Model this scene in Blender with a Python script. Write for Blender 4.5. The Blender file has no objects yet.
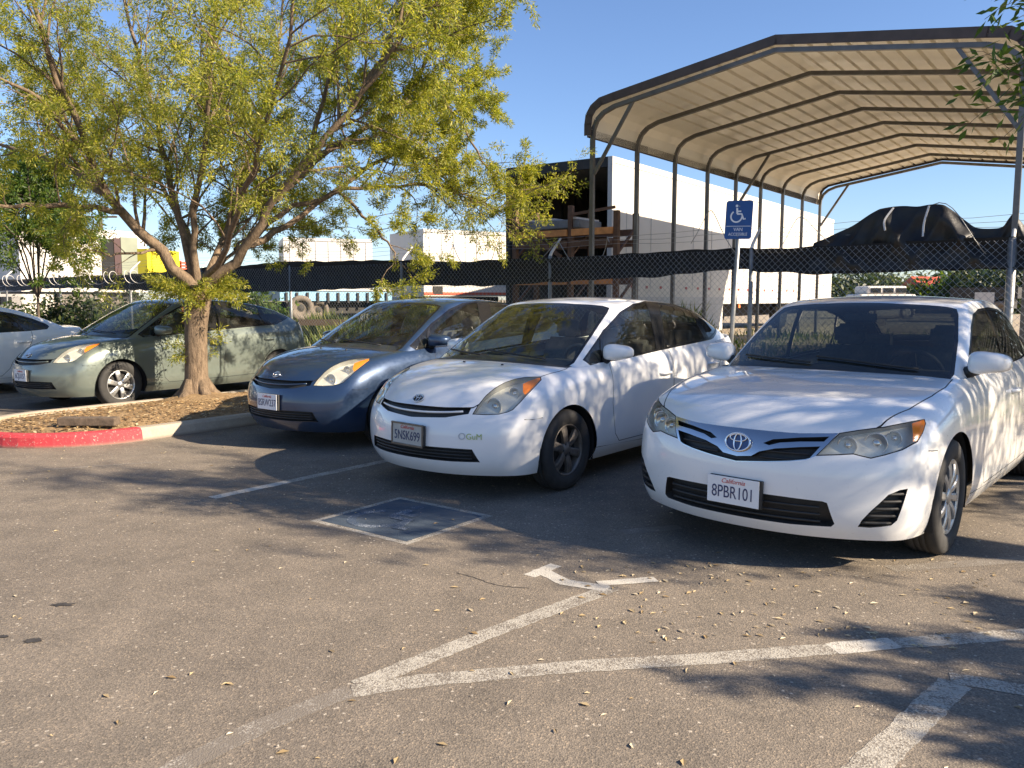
import bpy, bmesh, math, random
import numpy as np
from mathutils import Vector, Matrix
from mathutils.bvhtree import BVHTree
PI = math.pi
R = math.radians
scene = bpy.context.scene
COL = scene.collection
random.seed(7)
rng = np.random.default_rng(11)

# ------------------------------------------------------------------ camera
F_PX, HOR, CAM_H = 818.0, 299.5, 1.46
PITCH = math.atan((384 - HOR) / F_PX)
cam_d = bpy.data.cameras.new('camera')
cam = bpy.data.objects.new('camera', cam_d)
COL.objects.link(cam)
cam.location = (0, 0, CAM_H)
cam.rotation_euler = (PI / 2 - PITCH, 0, 0)
cam_d.sensor_width = 36
cam_d.lens = F_PX / 1024 * 36
cam_d.clip_start = 0.05
cam_d.clip_end = 3000
scene.camera = cam
scene.render.resolution_x, scene.render.resolution_y = 1024, 768


def ray(px, py):
    a, b = (px - 512) / F_PX, (384 - py) / F_PX
    c, s = math.cos(PITCH), math.sin(PITCH)
    return Vector((a, c + b * s, -s + b * c))


def at(px, py, Y):
    """point of the place seen at a pixel of the photograph, Y metres ahead"""
    d = ray(px, py)
    return Vector((0, 0, CAM_H)) + d * (Y / d.y)


def gnd(px, py, z=0.0):
    d = ray(px, py)
    return Vector((0, 0, CAM_H)) + d * ((z - CAM_H) / d.z)


TH = R(52.5)
U = Vector((math.cos(TH), math.sin(TH), 0))      # away from the aisle, along the stalls
V = Vector((math.sin(TH), -math.cos(TH), 0))     # along the row, to the right


def lot(u, v, z=0.0):
    return U * u + V * v + Vector((0, 0, z))


# ------------------------------------------------------------------ materials
MATS = {}


def new_mat(name):
    m = bpy.data.materials.new(name)
    m.use_nodes = True
    MATS[name] = m
    nt = m.node_tree
    b = nt.nodes['Principled BSDF']
    return m, nt, b


def ND(nt, t, **kw):
    n = nt.nodes.new(t)
    for k, v in kw.items():
        if k in n.inputs.keys():
            n.inputs[k].default_value = v
        else:
            setattr(n, k, v)
    return n


def ramp(nt, src, stops):
    r = nt.nodes.new('ShaderNodeValToRGB')
    e = r.color_ramp.elements
    while len(e) < len(stops):
        e.new(0.5)
    for i, (p, c) in enumerate(stops):
        e[i].position = p
        e[i].color = (*c, 1) if len(c) == 3 else c
    nt.links.new(src, r.inputs[0])
    return r


def coords(nt, scale=None, kind='Object'):
    tc = nt.nodes.new('ShaderNodeTexCoord')
    if scale is None:
        return tc.outputs[kind]
    mp = nt.nodes.new('ShaderNodeMapping')
    mp.inputs['Scale'].default_value = scale
    nt.links.new(tc.outputs[kind], mp.inputs[0])
    return mp.outputs[0]


def noise(nt, vec, scale, detail=4, rough=0.6):
    n = ND(nt, 'ShaderNodeTexNoise', Scale=scale, Detail=detail, Roughness=rough)
    nt.links.new(vec, n.inputs['Vector'])
    return n.outputs['Fac']


def mix(nt, f, a, b, mode='MIX'):
    m = nt.nodes.new('ShaderNodeMix')
    m.data_type = 'RGBA'
    m.blend_type = mode
    for s, i in ((f, 0), (a, 6), (b, 7)):
        if isinstance(s, (int, float)):
            m.inputs[i].default_value = s
        elif isinstance(s, tuple):
            m.inputs[i].default_value = (*s, 1)
        else:
            nt.links.new(s, m.inputs[i])
    return m.outputs[2]


def bump(nt, b, h, strength=0.3, dist=0.01):
    n = ND(nt, 'ShaderNodeBump', Strength=strength, Distance=dist)
    nt.links.new(h, n.inputs['Height'])
    nt.links.new(n.outputs[0], b.inputs['Normal'])


def basic(name, col, rough=0.6, metal=0.0, var=0.15, vscale=6.0, bmp=0.0, bscale=60.0, coat=0.0, spec=0.5):
    m, nt, b = new_mat(name)
    v = coords(nt)
    n = noise(nt, v, vscale)
    lo = tuple(c * (1 - var) for c in col)
    hi = tuple(min(1, c * (1 + var)) for c in col)
    r = ramp(nt, n, [(0.3, lo), (0.7, hi)])
    nt.links.new(r.outputs[0], b.inputs['Base Color'])
    b.inputs['Roughness'].default_value = rough
    b.inputs['Metallic'].default_value = metal
    b.inputs['Coat Weight'].default_value = coat
    b.inputs['Coat Roughness'].default_value = 0.05
    b.inputs['Specular IOR Level'].default_value = spec
    if bmp:
        bump(nt, b, noise(nt, v, bscale, 6), bmp)
    return m


def paint(name, col, metal=0.0, rough=0.35, dust=0.25, dustcol=(0.35, 0.32, 0.27)):
    """car paint under a thin film of dust, with a few water marks"""
    m, nt, b = new_mat(name)
    v = coords(nt)
    n = noise(nt, v, 3.0, 6)
    n2 = noise(nt, v, 40.0, 4)
    z = nt.nodes.new('ShaderNodeSeparateXYZ')
    nt.links.new(v, z.inputs[0])
    low = ND(nt, 'ShaderNodeMapRange')
    low.inputs[1].default_value = 0.5
    low.inputs[2].default_value = 0.15
    low.inputs[3].default_value = 0.15
    low.inputs[4].default_value = 1.0
    nt.links.new(z.outputs[2], low.inputs[0])
    mm = ND(nt, 'ShaderNodeMath', operation='MULTIPLY')
    nt.links.new(ramp(nt, n, [(0.3, (0.2,) * 3), (0.75, (1.0,) * 3)]).outputs[0], mm.inputs[0])
    nt.links.new(low.outputs[0], mm.inputs[1])
    m2 = ND(nt, 'ShaderNodeMath', operation='MULTIPLY')
    nt.links.new(mm.outputs[0], m2.inputs[0])
    m2.inputs[1].default_value = dust
    nt.links.new(mix(nt, m2.outputs[0], col, dustcol), b.inputs['Base Color'])
    rr = ramp(nt, n2, [(0.3, (rough * 0.8,) * 3), (0.7, (rough * 1.25,) * 3)])
    nt.links.new(rr.outputs[0], b.inputs['Roughness'])
    b.inputs['Metallic'].default_value = metal
    b.inputs['Coat Weight'].default_value = 1.0
    b.inputs['Coat Roughness'].default_value = 0.04
    return m


def glass(name, tint=(0.55, 0.6, 0.57), rough=0.02, dust=0.04):
    m, nt, b = new_mat(name)
    nt.nodes.remove(b)
    out = nt.nodes['Material Output']
    tr = ND(nt, 'ShaderNodeBsdfTransparent')
    tr.inputs[0].default_value = (*tint, 1)
    gl = ND(nt, 'ShaderNodeBsdfGlossy')
    gl.inputs['Roughness'].default_value = rough
    gl.inputs['Color'].default_value = (1, 1, 1, 1)
    fr = ND(nt, 'ShaderNodeFresnel')
    # the same reflectance from either face of the pane
    ge = ND(nt, 'ShaderNodeNewGeometry')
    io = ND(nt, 'ShaderNodeMapRange')
    io.inputs[3].default_value = 1.5
    io.inputs[4].default_value = 1 / 1.5
    nt.links.new(ge.outputs['Backfacing'], io.inputs[0])
    nt.links.new(io.outputs[0], fr.inputs[0])
    mx = ND(nt, 'ShaderNodeMixShader')
    nt.links.new(fr.outputs[0], mx.inputs[0])
    nt.links.new(tr.outputs[0], mx.inputs[1])
    nt.links.new(gl.outputs[0], mx.inputs[2])
    df = ND(nt, 'ShaderNodeBsdfDiffuse')
    df.inputs[0].default_value = (0.55, 0.53, 0.46, 1)
    m2 = ND(nt, 'ShaderNodeMixShader')
    v = coords(nt)
    nn = noise(nt, v, 9, 6)
    rr = ramp(nt, nn, [(0.35, (dust * 0.4,) * 3), (0.8, (dust * 1.8,) * 3)])
    nt.links.new(rr.outputs[0], m2.inputs[0])
    nt.links.new(mx.outputs[0], m2.inputs[1])
    nt.links.new(df.outputs[0], m2.inputs[2])
    nt.links.new(m2.outputs[0], out.inputs['Surface'])
    return m


def leafmat(name, stops, trans=0.45):
    m, nt, b = new_mat(name)
    g = nt.nodes.new('ShaderNodeNewGeometry')
    r = ramp(nt, g.outputs['Random Per Island'], stops)
    nt.links.new(r.outputs[0], b.inputs['Base Color'])
    b.inputs['Roughness'].default_value = 0.5
    out = nt.nodes['Material Output']
    t = ND(nt, 'ShaderNodeBsdfTranslucent')
    hs = ND(nt, 'ShaderNodeHueSaturation', Value=1.5, Saturation=1.1)
    nt.links.new(r.outputs[0], hs.inputs['Color'])
    nt.links.new(hs.outputs[0], t.inputs[0])
    mx = ND(nt, 'ShaderNodeMixShader')
    mx.inputs[0].default_value = trans
    nt.links.new(b.outputs[0], mx.inputs[1])
    nt.links.new(t.outputs[0], mx.inputs[2])
    nt.links.new(mx.outputs[0], out.inputs['Surface'])
    return m


# ------------------------------------------------------------------ object helpers
def link(o, parent=None):
    COL.objects.link(o)
    if parent is not None:
        o.parent = parent
    return o


def tag(o, label=None, cat=None, group=None, kind=None):
    if label:
        o['label'] = label
    if cat:
        o['category'] = cat
    if group:
        o['group'] = group
    if kind:
        o['kind'] = kind
    return o


def empty(name, loc=(0, 0, 0), rz=0.0):
    o = bpy.data.objects.new(name, None)
    o.location = loc
    o.rotation_euler = (0, 0, rz)
    o.empty_display_size = 0.3
    return link(o)


def copy_tree(o, parent=None):
    c = o.copy()
    COL.objects.link(c)
    c.parent = parent
    for ch in list(o.children):
        copy_tree(ch, c)
    return c


class MB:
    """collects shapes, then links them as one mesh object"""

    def __init__(s):
        s.v, s.f, s.mi, s.sm = [], [], [], []
        s.cur = 0

    def add(s, verts, faces, smooth=False):
        o = len(s.v)
        s.v += [tuple(p) for p in verts]
        for f in faces:
            s.f.append(tuple(i + o for i in f))
            s.mi.append(s.cur)
            s.sm.append(smooth)

    def box(s, c, size, axes=None, bev=0.0):
        c = Vector(c)
        ax = axes or (Vector((1, 0, 0)), Vector((0, 1, 0)), Vector((0, 0, 1)))
        h = [d / 2 for d in size]
        if bev <= 0:
            vs = [c + ax[0] * (h[0] * a) + ax[1] * (h[1] * b) + ax[2] * (h[2] * d)
                  for a in (-1, 1) for b in (-1, 1) for d in (-1, 1)]
            s.add(vs, [(0, 1, 3, 2), (4, 6, 7, 5), (0, 4, 5, 1), (2, 3, 7, 6), (0, 2, 6, 4), (1, 5, 7, 3)])
            return
        bm = bmesh.new()
        bmesh.ops.create_cube(bm, size=1)
        for v in bm.verts:
            v.co = Vector((v.co.x * size[0], v.co.y * size[1], v.co.z * size[2]))
        bmesh.ops.bevel(bm, geom=bm.edges[:], offset=bev, segments=2, affect='EDGES', profile=0.6)
        bm.verts.index_update()
        vs = [c + ax[0] * v.co.x + ax[1] * v.co.y + ax[2] * v.co.z for v in bm.verts]
        s.add(vs, [[v.index for v in f.verts] for f in bm.faces], False)
        bm.free()

    def tube(s, pts, r, n=6, closed=False, cap=True, smooth=True):
        pts = [Vector(p) for p in pts]
        m = len(pts)
        rs = r if isinstance(r, (list, tuple)) else [r] * m
        rings = []
        prev = None
        for i, p in enumerate(pts):
            if closed:
                t = (pts[(i + 1) % m] - pts[i - 1])
            else:
                t = pts[min(i + 1, m - 1)] - pts[max(i - 1, 0)]
            t = t.normalized() if t.length > 1e-9 else Vector((0, 0, 1))
            if prev is None:
                a = Vector((0, 0, 1)) if abs(t.z) < 0.9 else Vector((1, 0, 0))
                x = t.cross(a).normalized()
            else:
                x = (prev - t * prev.dot(t))
                x = x.normalized() if x.length > 1e-6 else t.orthogonal().normalized()
            prev = x
            y = t.cross(x)
            rings.append([p + (x * math.cos(2 * PI * k / n) + y * math.sin(2 * PI * k / n)) * rs[i] for k in range(n)])
        vs = [q for ring in rings for q in ring]
        fs = []
        for i in range(m if closed else m - 1):
            a, b = i * n, ((i + 1) % m) * n
            for k in range(n):
                fs.append((a + k, a + (k + 1) % n, b + (k + 1) % n, b + k))
        if cap and not closed:
            fs.append(tuple(range(n))[::-1])
            fs.append(tuple(range((m - 1) * n, m * n)))
        s.add(vs, fs, smooth)

    def bar(s, a, b, w, h=None, up=None):
        a, b = Vector(a), Vector(b)
        d = (b - a)
        L = d.length
        d.normalize()
        up = Vector(up) if up is not None else (Vector((0, 0, 1)) if abs(d.z) < 0.95 else Vector((1, 0, 0)))
        x = d.cross(up).normalized()
        y = x.cross(d)
        s.box((a + b) / 2, (L, w, h or w), (d, x, y))

    def lathe(s, prof, c, axis, n=32, smooth=True):
        """prof: (radius, offset along axis)"""
        axis = Vector(axis).normalized()
        x = axis.orthogonal().normalized()
        y = axis.cross(x)
        c = Vector(c)
        vs = []
        for (r, o) in prof:
            for k in range(n):
                t = 2 * PI * k / n
                vs.append(c + axis * o + (x * math.cos(t) + y * math.sin(t)) * r)
        fs = []
        for i in range(len(prof) - 1):
            for k in range(n):
                fs.append((i * n + k, i * n + (k + 1) % n, (i + 1) * n + (k + 1) % n, (i + 1) * n + k))
        s.add(vs, fs, smooth)

    def build(s, name, mats, parent=None):
        me = bpy.data.meshes.new(name)
        me.from_pydata(s.v, [], s.f)
        mats = mats if isinstance(mats, (list, tuple)) else [mats]
        for m in mats:
            me.materials.append(m)
        me.polygons.foreach_set('material_index', s.mi)
        me.polygons.foreach_set('use_smooth', s.sm)
        me.update()
        return link(bpy.data.objects.new(name, me), parent)


def raw_mesh(name, verts, faces4, mat, parent=None, smooth=False):
    """fast numpy mesh: verts (n,3), faces4 (m,k)"""
    me = bpy.data.meshes.new(name)
    verts = np.asarray(verts, np.float32)
    faces4 = np.asarray(faces4, np.int32)
    m, k = faces4.shape
    me.vertices.add(len(verts))
    me.vertices.foreach_set('co', verts.ravel())
    me.loops.add(m * k)
    me.loops.foreach_set('vertex_index', faces4.ravel())
    me.polygons.add(m)
    me.polygons.foreach_set('loop_start', np.arange(0, m * k, k, dtype=np.int32))
    me.polygons.foreach_set('loop_total', np.full(m, k, np.int32))
    me.polygons.foreach_set('use_smooth', np.full(m, smooth))
    me.update(calc_edges=True)
    me.materials.append(mat)
    return link(bpy.data.objects.new(name, me), parent)


def text_mesh(txt, size, mat, name, parent, mtx, sx=1.0, shear=0.0, extrude=0.0008):
    cu = bpy.data.curves.new('text', 'FONT')
    cu.body = txt
    cu.size = size
    cu.align_x = 'CENTER'
    cu.align_y = 'CENTER'
    cu.extrude = extrude
    cu.shear = shear
    ob = bpy.data.objects.new('text', cu)
    COL.objects.link(ob)
    dg = bpy.context.evaluated_depsgraph_get()
    me = bpy.data.meshes.new_from_object(ob.evaluated_get(dg))
    bpy.data.objects.remove(ob)
    me.name = name
    me.materials.clear()
    me.materials.append(mat)
    me.transform(mtx @ Matrix.Diagonal((sx, 1, 1, 1)))
    return link(bpy.data.objects.new(name, me), parent)


def catmull(pts, n=6):
    pts = [Vector(p) for p in pts]
    out = []
    P = [pts[0] * 2 - pts[1]] + pts + [pts[-1] * 2 - pts[-2]]
    for i in range(1, len(P) - 2):
        for k in range(n):
            t = k / n
            a, b, c, d = P[i - 1], P[i], P[i + 1], P[i + 2]
            out.append(0.5 * ((2 * b) + (c - a) * t + (2 * a - 5 * b + 4 * c - d) * t * t + (3 * b - a - 3 * c + d) * t ** 3))
    out.append(pts[-1])
    return out


def hsh(*a):
    return (math.sin(sum(x * k for x, k in zip(a, (12.9898, 78.233, 37.719)))) * 43758.5453) % 1.0
# ------------------------------------------------------------------ car bodies
def cage_box(st, T, K, top_skip=(), crown=2.2, bow_p=2.4):
    """closed-ended box cage. st: stations front to rear, each dict xs, bow, ys, zs, zc (lists over rows)"""
    bm = bmesh.new()
    ts = [-t for t in T[::-1] if t > 0] + list(T)
    nt_, n = len(ts), len(st)
    L = lambda a, k: a[k] if isinstance(a, (list, tuple)) else a
    vm = {}

    def V_(i, j, k):
        key = (i, j, k)
        if key not in vm:
            s, t = st[i], ts[j]
            at_ = abs(t)
            x = L(s['xs'], k) + L(s['bow'], k) * (1 - at_ ** bow_p)
            y = t * s['ys'][k]
            z0 = s['zs'][k]
            zc = s['zc'] if k == K - 1 else L(s.get('zr', s['zs']), k)
            z = zc + (z0 - zc) * at_ ** crown
            vm[key] = bm.verts.new((x, y, z))
        return vm[key]

    def F(*q):
        bm.faces.new([V_(*p) for p in q])
    for k in range(K - 1):
        for j in range(nt_ - 1):
            F((0, j, k), (0, j + 1, k), (0, j + 1, k + 1), (0, j, k + 1))
            F((n - 1, j, k + 1), (n - 1, j + 1, k + 1), (n - 1, j + 1, k), (n - 1, j, k))
        for i in range(n - 1):
            F((i, 0, k), (i, 0, k + 1), (i + 1, 0, k + 1), (i + 1, 0, k))
            F((i, nt_ - 1, k), (i + 1, nt_ - 1, k), (i + 1, nt_ - 1, k + 1), (i, nt_ - 1, k + 1))
    for i in range(n - 1):
        if i in top_skip:
            continue
        for j in range(nt_ - 1):
            F((i, j, K - 1), (i, j + 1, K - 1), (i + 1, j + 1, K - 1), (i + 1, j, K - 1))
    bmesh.ops.recalc_face_normals(bm, faces=bm.faces[:])
    c = Vector((-1.3, 0, 0.7))
    s = sum((f.calc_center_median() - c).dot(f.normal) * f.calc_area() for f in bm.faces)
    if s < 0:
        bmesh.ops.reverse_faces(bm, faces=bm.faces[:])
    return bm


def subdivide(bm, lv):
    me = bpy.data.meshes.new('tmp')
    bm.to_mesh(me)
    ob = bpy.data.objects.new('tmp', me)
    COL.objects.link(ob)
    md = ob.modifiers.new('s', 'SUBSURF')
    md.levels = md.render_levels = lv
    dg = bpy.context.evaluated_depsgraph_get()
    m2 = bpy.data.meshes.new_from_object(ob.evaluated_get(dg))
    bpy.data.objects.remove(ob)
    out = bmesh.new()
    out.from_mesh(m2)
    bpy.data.meshes.remove(m2)
    out.normal_update()
    ly = out.verts.layers.float_vector.new('n0')
    for v in out.verts:
        v[ly] = v.normal
    return out


def pip(p, poly):
    x, y = p
    c = False
    n = len(poly)
    for i in range(n):
        x1, y1 = poly[i]
        x2, y2 = poly[i - 1]
        if (y1 > y) != (y2 > y) and x < (x2 - x1) * (y - y1) / (y2 - y1) + x1:
            c = not c
    return c


def offset_poly(poly, d):
    n = len(poly)
    A = sum(poly[i - 1][0] * poly[i][1] - poly[i][0] * poly[i - 1][1] for i in range(n))
    s = 1 if A > 0 else -1
    out = []
    for i in range(n):
        p0, p1, p2 = Vector(poly[i - 1]), Vector(poly[i]), Vector(poly[(i + 1) % n])
        e1, e2 = (p1 - p0), (p2 - p1)
        if e1.length < 1e-6 or e2.length < 1e-6:
            out.append(tuple(p1))
            continue
        e1.normalize()
        e2.normalize()
        n1, n2 = Vector((-e1.y, e1.x)) * s, Vector((-e2.y, e2.x)) * s
        m = n1 + n2
        if m.length < 1e-3:
            m = n1
        m.normalize()
        k = d / max(0.35, m.dot(n1))
        out.append(tuple(p1 + m * k))
    return out


def basis(d, up=(0, 0, 1)):
    d = Vector(d).normalized()
    a = Vector(up).cross(d)
    if a.length < 1e-4:
        a = Vector((0, 1, 0))
    a.normalize()
    return a, d.cross(a).normalized(), d


def cut_faces(bm, poly, ba, filt=None, nmin=0.05):
    """cut the surface along a polygon seen along ba[2]; return the faces inside"""
    a, b, d = ba
    bx0, bx1 = min(p[0] for p in poly) - 1e-4, max(p[0] for p in poly) + 1e-4
    by0, by1 = min(p[1] for p in poly) - 1e-4, max(p[1] for p in poly) + 1e-4
    cand = set()
    for f in bm.faces:
        if f.normal.dot(d) < nmin:
            continue
        xs = [v.co.dot(a) for v in f.verts]
        if max(xs) < bx0 or min(xs) > bx1:
            continue
        ys = [v.co.dot(b) for v in f.verts]
        if max(ys) < by0 or min(ys) > by1:
            continue
        if filt and not filt(f.calc_center_median()):
            continue
        cand.add(f)
    n = len(poly)
    for i in range(n):
        p, q = poly[i - 1], poly[i]
        ex, ey = q[0] - p[0], q[1] - p[1]
        L = math.hypot(ex, ey)
        if L < 1e-6:
            continue
        sx0, sx1 = min(p[0], q[0]) - 1e-4, max(p[0], q[0]) + 1e-4
        sy0, sy1 = min(p[1], q[1]) - 1e-4, max(p[1], q[1]) + 1e-4
        sub = []
        for f in cand:
            xs = [v.co.dot(a) for v in f.verts]
            if max(xs) < sx0 or min(xs) > sx1:
                continue
            ys = [v.co.dot(b) for v in f.verts]
            if max(ys) < sy0 or min(ys) > sy1:
                continue
            ds = [(x - p[0]) * ey - (y - p[1]) * ex for x, y in zip(xs, ys)]
            if min(ds) < -1e-7 and max(ds) > 1e-7:
                sub.append(f)
        if not sub:
            continue
        geom = set(sub)
        for f in sub:
            geom.update(f.edges)
            geom.update(f.verts)
        no = (a * ey - b * ex) / L
        co = a * p[0] + b * p[1]
        r = bmesh.ops.bisect_plane(bm, geom=list(geom), dist=1e-5, plane_co=co, plane_no=no)
        cand.difference_update(sub)
        for g in r['geom']:
            if isinstance(g, bmesh.types.BMFace) and g.is_valid:
                cand.add(g)
        cand = {f for f in cand if f.is_valid}
    res = []
    for f in cand:
        c = f.calc_center_median()
        if pip((c.dot(a), c.dot(b)), poly):
            res.append(f)
    return res


def split_off(bm, faces):
    """faces leave bm as a new bmesh"""
    out = bmesh.new()
    ln, lo = bm.verts.layers.float_vector['n0'], out.verts.layers.float_vector.new('n0')
    vm = {}
    for f in faces:
        vs = []
        for v in f.verts:
            if v not in vm:
                w = out.verts.new(v.co)
                w[lo] = v[ln]
                vm[v] = w
            vs.append(vm[v])
        g = out.faces.new(vs)
        g.smooth = True
        g.material_index = f.material_index
    bmesh.ops.delete(bm, geom=list(faces), context='FACES')
    out.normal_update()
    return out


def proj_poly(pts, ba):
    return [(Vector(p).dot(ba[0]), Vector(p).dot(ba[1])) for p in pts]


def extract(bm, poly, ba, gap=0.0, gap_mat=1, filt=None, nmin=0.05):
    fs = cut_faces(bm, poly, ba, filt, nmin)
    part = split_off(bm, fs)
    if gap > 0 and len(part.faces):
        ins = set(cut_faces(part, offset_poly(poly, gap), ba, None, -2))
        for f in part.faces:
            if f not in ins:
                f.material_index = gap_mat
    return part


def copy_bm(bm):
    return bm.copy()


def push(part, d, skirt_mat=None, both=None):
    """move a part d inwards along its normals, with a skirt from the old outline"""
    lo = part.verts.layers.float_vector['n0']
    old = {v: v.co.copy() for v in part.verts}
    bnd = [e for e in part.edges if e.is_boundary]
    for v in part.verts:
        v.co = v.co - Vector(v[lo]).normalized() * d
    if skirt_mat is not None:
        tw = {}
        for e in bnd:
            for v in e.verts:
                if v not in tw:
                    w1, w2 = part.verts.new(old[v]), part.verts.new(v.co)
                    tw[v] = (w1, w2)
        for e in bnd:
            a, b = e.verts
            lf = e.link_faces[0]
            # orientation opposite to the face's loop
            for l in lf.loops:
                if l.edge == e:
                    a, b = l.vert, l.link_loop_next.vert
            f = part.faces.new((tw[b][1], tw[a][1], tw[a][0], tw[b][0]))
            f.material_index = skirt_mat
            f.smooth = False
    return part


def bm_obj(bm, name, mats, parent=None, free=True):
    lo = bm.verts.layers.float_vector.get('n0')
    ns = [tuple(Vector(v[lo]).normalized()) if Vector(v[lo]).length > 1e-4 else (0, 0, 0) for v in bm.verts]
    for f in bm.faces:
        if len(f.verts) > 4:
            pass
    me = bpy.data.meshes.new(name)
    bm.to_mesh(me)
    at_ = me.attributes.get('n0')
    if at_:
        me.attributes.remove(at_)
    for m in mats:
        me.materials.append(m)
    me.normals_split_custom_set_from_vertices(ns)
    if free:
        bm.free()
    return link(bpy.data.objects.new(name, me), parent)


def mirror_pts(pts):
    return [(p[0], -p[1], p[2]) for p in pts]


def mir_basis(ba):
    return tuple(Vector((w.x, -w.y, w.z)) for w in ba)


class Car:
    """shared modelling state of one car shape"""

    def __init__(s, pose, lower, cabin):
        s.M = Matrix.Translation((pose[0], pose[1], 0)) @ Matrix.Rotation(pose[2], 4, 'Z')
        s.Mi = s.M.inverted()
        s.lower, s.cabin = lower, cabin
        s.bl = BVHTree.FromBMesh(lower)
        s.bc = BVHTree.FromBMesh(cabin)
        s.low0, s.cab0 = lower.copy(), cabin.copy()

    def trace(s, pix, which='l'):
        t = s.bl if which == 'l' else s.bc
        o = s.Mi @ Vector((0, 0, CAM_H))
        out = []
        for p in pix:
            d = s.Mi.to_3x3() @ ray(*p)
            h = t.ray_cast(o, d.normalized())
            if h[0] is None:
                # nearest approach
                best = None
                for k in range(200):
                    q = o + d.normalized() * (3 + k * 0.06)
                    nr = t.find_nearest(q)
                    if best is None or nr[3] < best[0]:
                        best = (nr[3], nr[0])
                out.append(best[1])
            else:
                out.append(h[0])
        return out

    def front(s, y, z):
        h = s.bl.ray_cast(Vector((3, y, z)), Vector((-1, 0, 0)))
        return h[0], h[1]

    def side(s, x, z, sg=1, which='l'):
        t = s.bl if which == 'l' else s.bc
        h = t.ray_cast(Vector((x, 3 * sg, z)), Vector((0, -sg, 0)))
        return h[0], h[1]

    def topz(s, x, y):
        h = s.bl.ray_cast(Vector((x, y, 3)), Vector((0, 0, -1)))
        return h[0], h[1]


def circle_poly(cx, cz, r, n=40, flat=None):
    out = []
    for k in range(n):
        t = 2 * PI * k / n
        out.append((cx + r * math.cos(t), cz + r * math.sin(t)))
    return out


def make_wheel(parent, x, y, r, w, sg, style, rim_mat, dark):
    """wheel (the rim) > tyre, brake_disc. axis along y"""
    ax = Vector((0, sg, 0))
    t = MB()
    h = w / 2
    ri = r * (0.64 if style != 'cap' else 0.65)
    prof = [(ri, -h * 0.9), (ri + .02, -h), (r - .035, -h), (r - .012, -h * .9), (r, -h * .6), (r, -h * .36), (r - .007, -h * .34), (r - .007, -h * .3), (r, -h * .28),
            (r, -.004), (r - .007, -.003), (r - .007, .003), (r, .004), (r, h * .28), (r - .007, h * .3), (r - .007, h * .34), (r, h * .36),
            (r, h * .6), (r - .012, h * .88), (r - .03, h * .98), (r - .06, h * 1.0), (ri + .015, h * .97), (ri + .004, h * .86), (ri - .006, h * .8)]
    t.lathe(prof, (0, 0, 0), ax, 48)
    m = MB()
    rr = ri + .002
    m.lathe([(rr, h * .78), (rr - .004, h * .86), (rr - .012, h * .84), (rr - .02, h * .6), (rr - .035, -h * .5)], (0, 0, 0), ax, 40)
    z, xx = Vector((0, 0, 1)), Vector((1, 0, 0))
    f = h * .72

    def P(rad, ang, off):
        return ax * off + xx * (math.cos(ang) * rad) + z * (math.sin(ang) * rad)

    def spoke(ang, w0, w1, r0, r1, o0, o1, th=.02, n=4):
        vs, fs = [], []
        for i in range(n + 1):
            q = i / n
            rad = r0 + (r1 - r0) * q
            ww = w0 + (w1 - w0) * q
            oo = o0 + (o1 - o0) * q + .012 * math.sin(q * PI)
            da = ww / rad / 2
            vs += [P(rad, ang - da, oo - .006), P(rad, ang - da * .6, oo), P(rad, ang + da * .6, oo), P(rad, ang + da, oo - .006),
                   P(rad, ang + da, oo - th), P(rad, ang - da, oo - th)]
        for i in range(n):
            for k in range(6):
                fs.append((i * 6 + k, i * 6 + (k + 1) % 6, i * 6 + 6 + (k + 1) % 6, i * 6 + 6 + k))
        m.add(vs, fs, False)
    if style == 'cap':
        n = 10
        for i in range(n):
            an = 2 * PI * i / n + .2
            spoke(an, .042, .05, .045, rr - .012, f + .006, f + .012)
        m.lathe([(0, f + .016), (.03, f + .015), (.05, f + .006), (.056, f - .02)], (0, 0, 0), ax, 24)
        m.lathe([(rr - .03, f + .004), (rr - .022, f + .014), (rr - .004, f + .01)], (0, 0, 0), ax, 40)
    else:
        n = 6
        for i in range(n):
            an = 2 * PI * i / n + .3
            spoke(an, .05, .075, .04, rr - .01, f, f + .004, .03)
        m.lathe([(0, f + .012), (.028, f + .011), (.036, f + .004), (.062, f - .002), (.066, f - .03)], (0, 0, 0), ax, 24)
    wh = m.build('wheel', rim_mat, parent)
    wh.location = (x, y, r)
    t.build('tyre', MATS['rubber'], wh)
    d = MB()
    d.lathe([(0, f - .055), (rr - .03, f - .05), (rr - .02, f - .05)], (0, 0, 0), ax, 32)
    d.lathe([(.012, f - .05), (.13, f - .045), (.13, f - .06)], (0, 0, 0), ax, 24)
    for i in range(5):
        an = 2 * PI * i / 5
        d.lathe([(.009, f - .03), (.009, f + .004), (0, f + .006)], P(.045, an, 0), ax, 6)
    d.build('brake_disc', dark, wh)
    return wh


def ellipse_ring(mb, c, x, y, rx, ry, r, n=24):
    pts = [Vector(c) + x * (rx * math.cos(2 * PI * k / n)) + y * (ry * math.sin(2 * PI * k / n)) for k in range(n)]
    mb.tube(pts, r, 6, closed=True)


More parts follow.
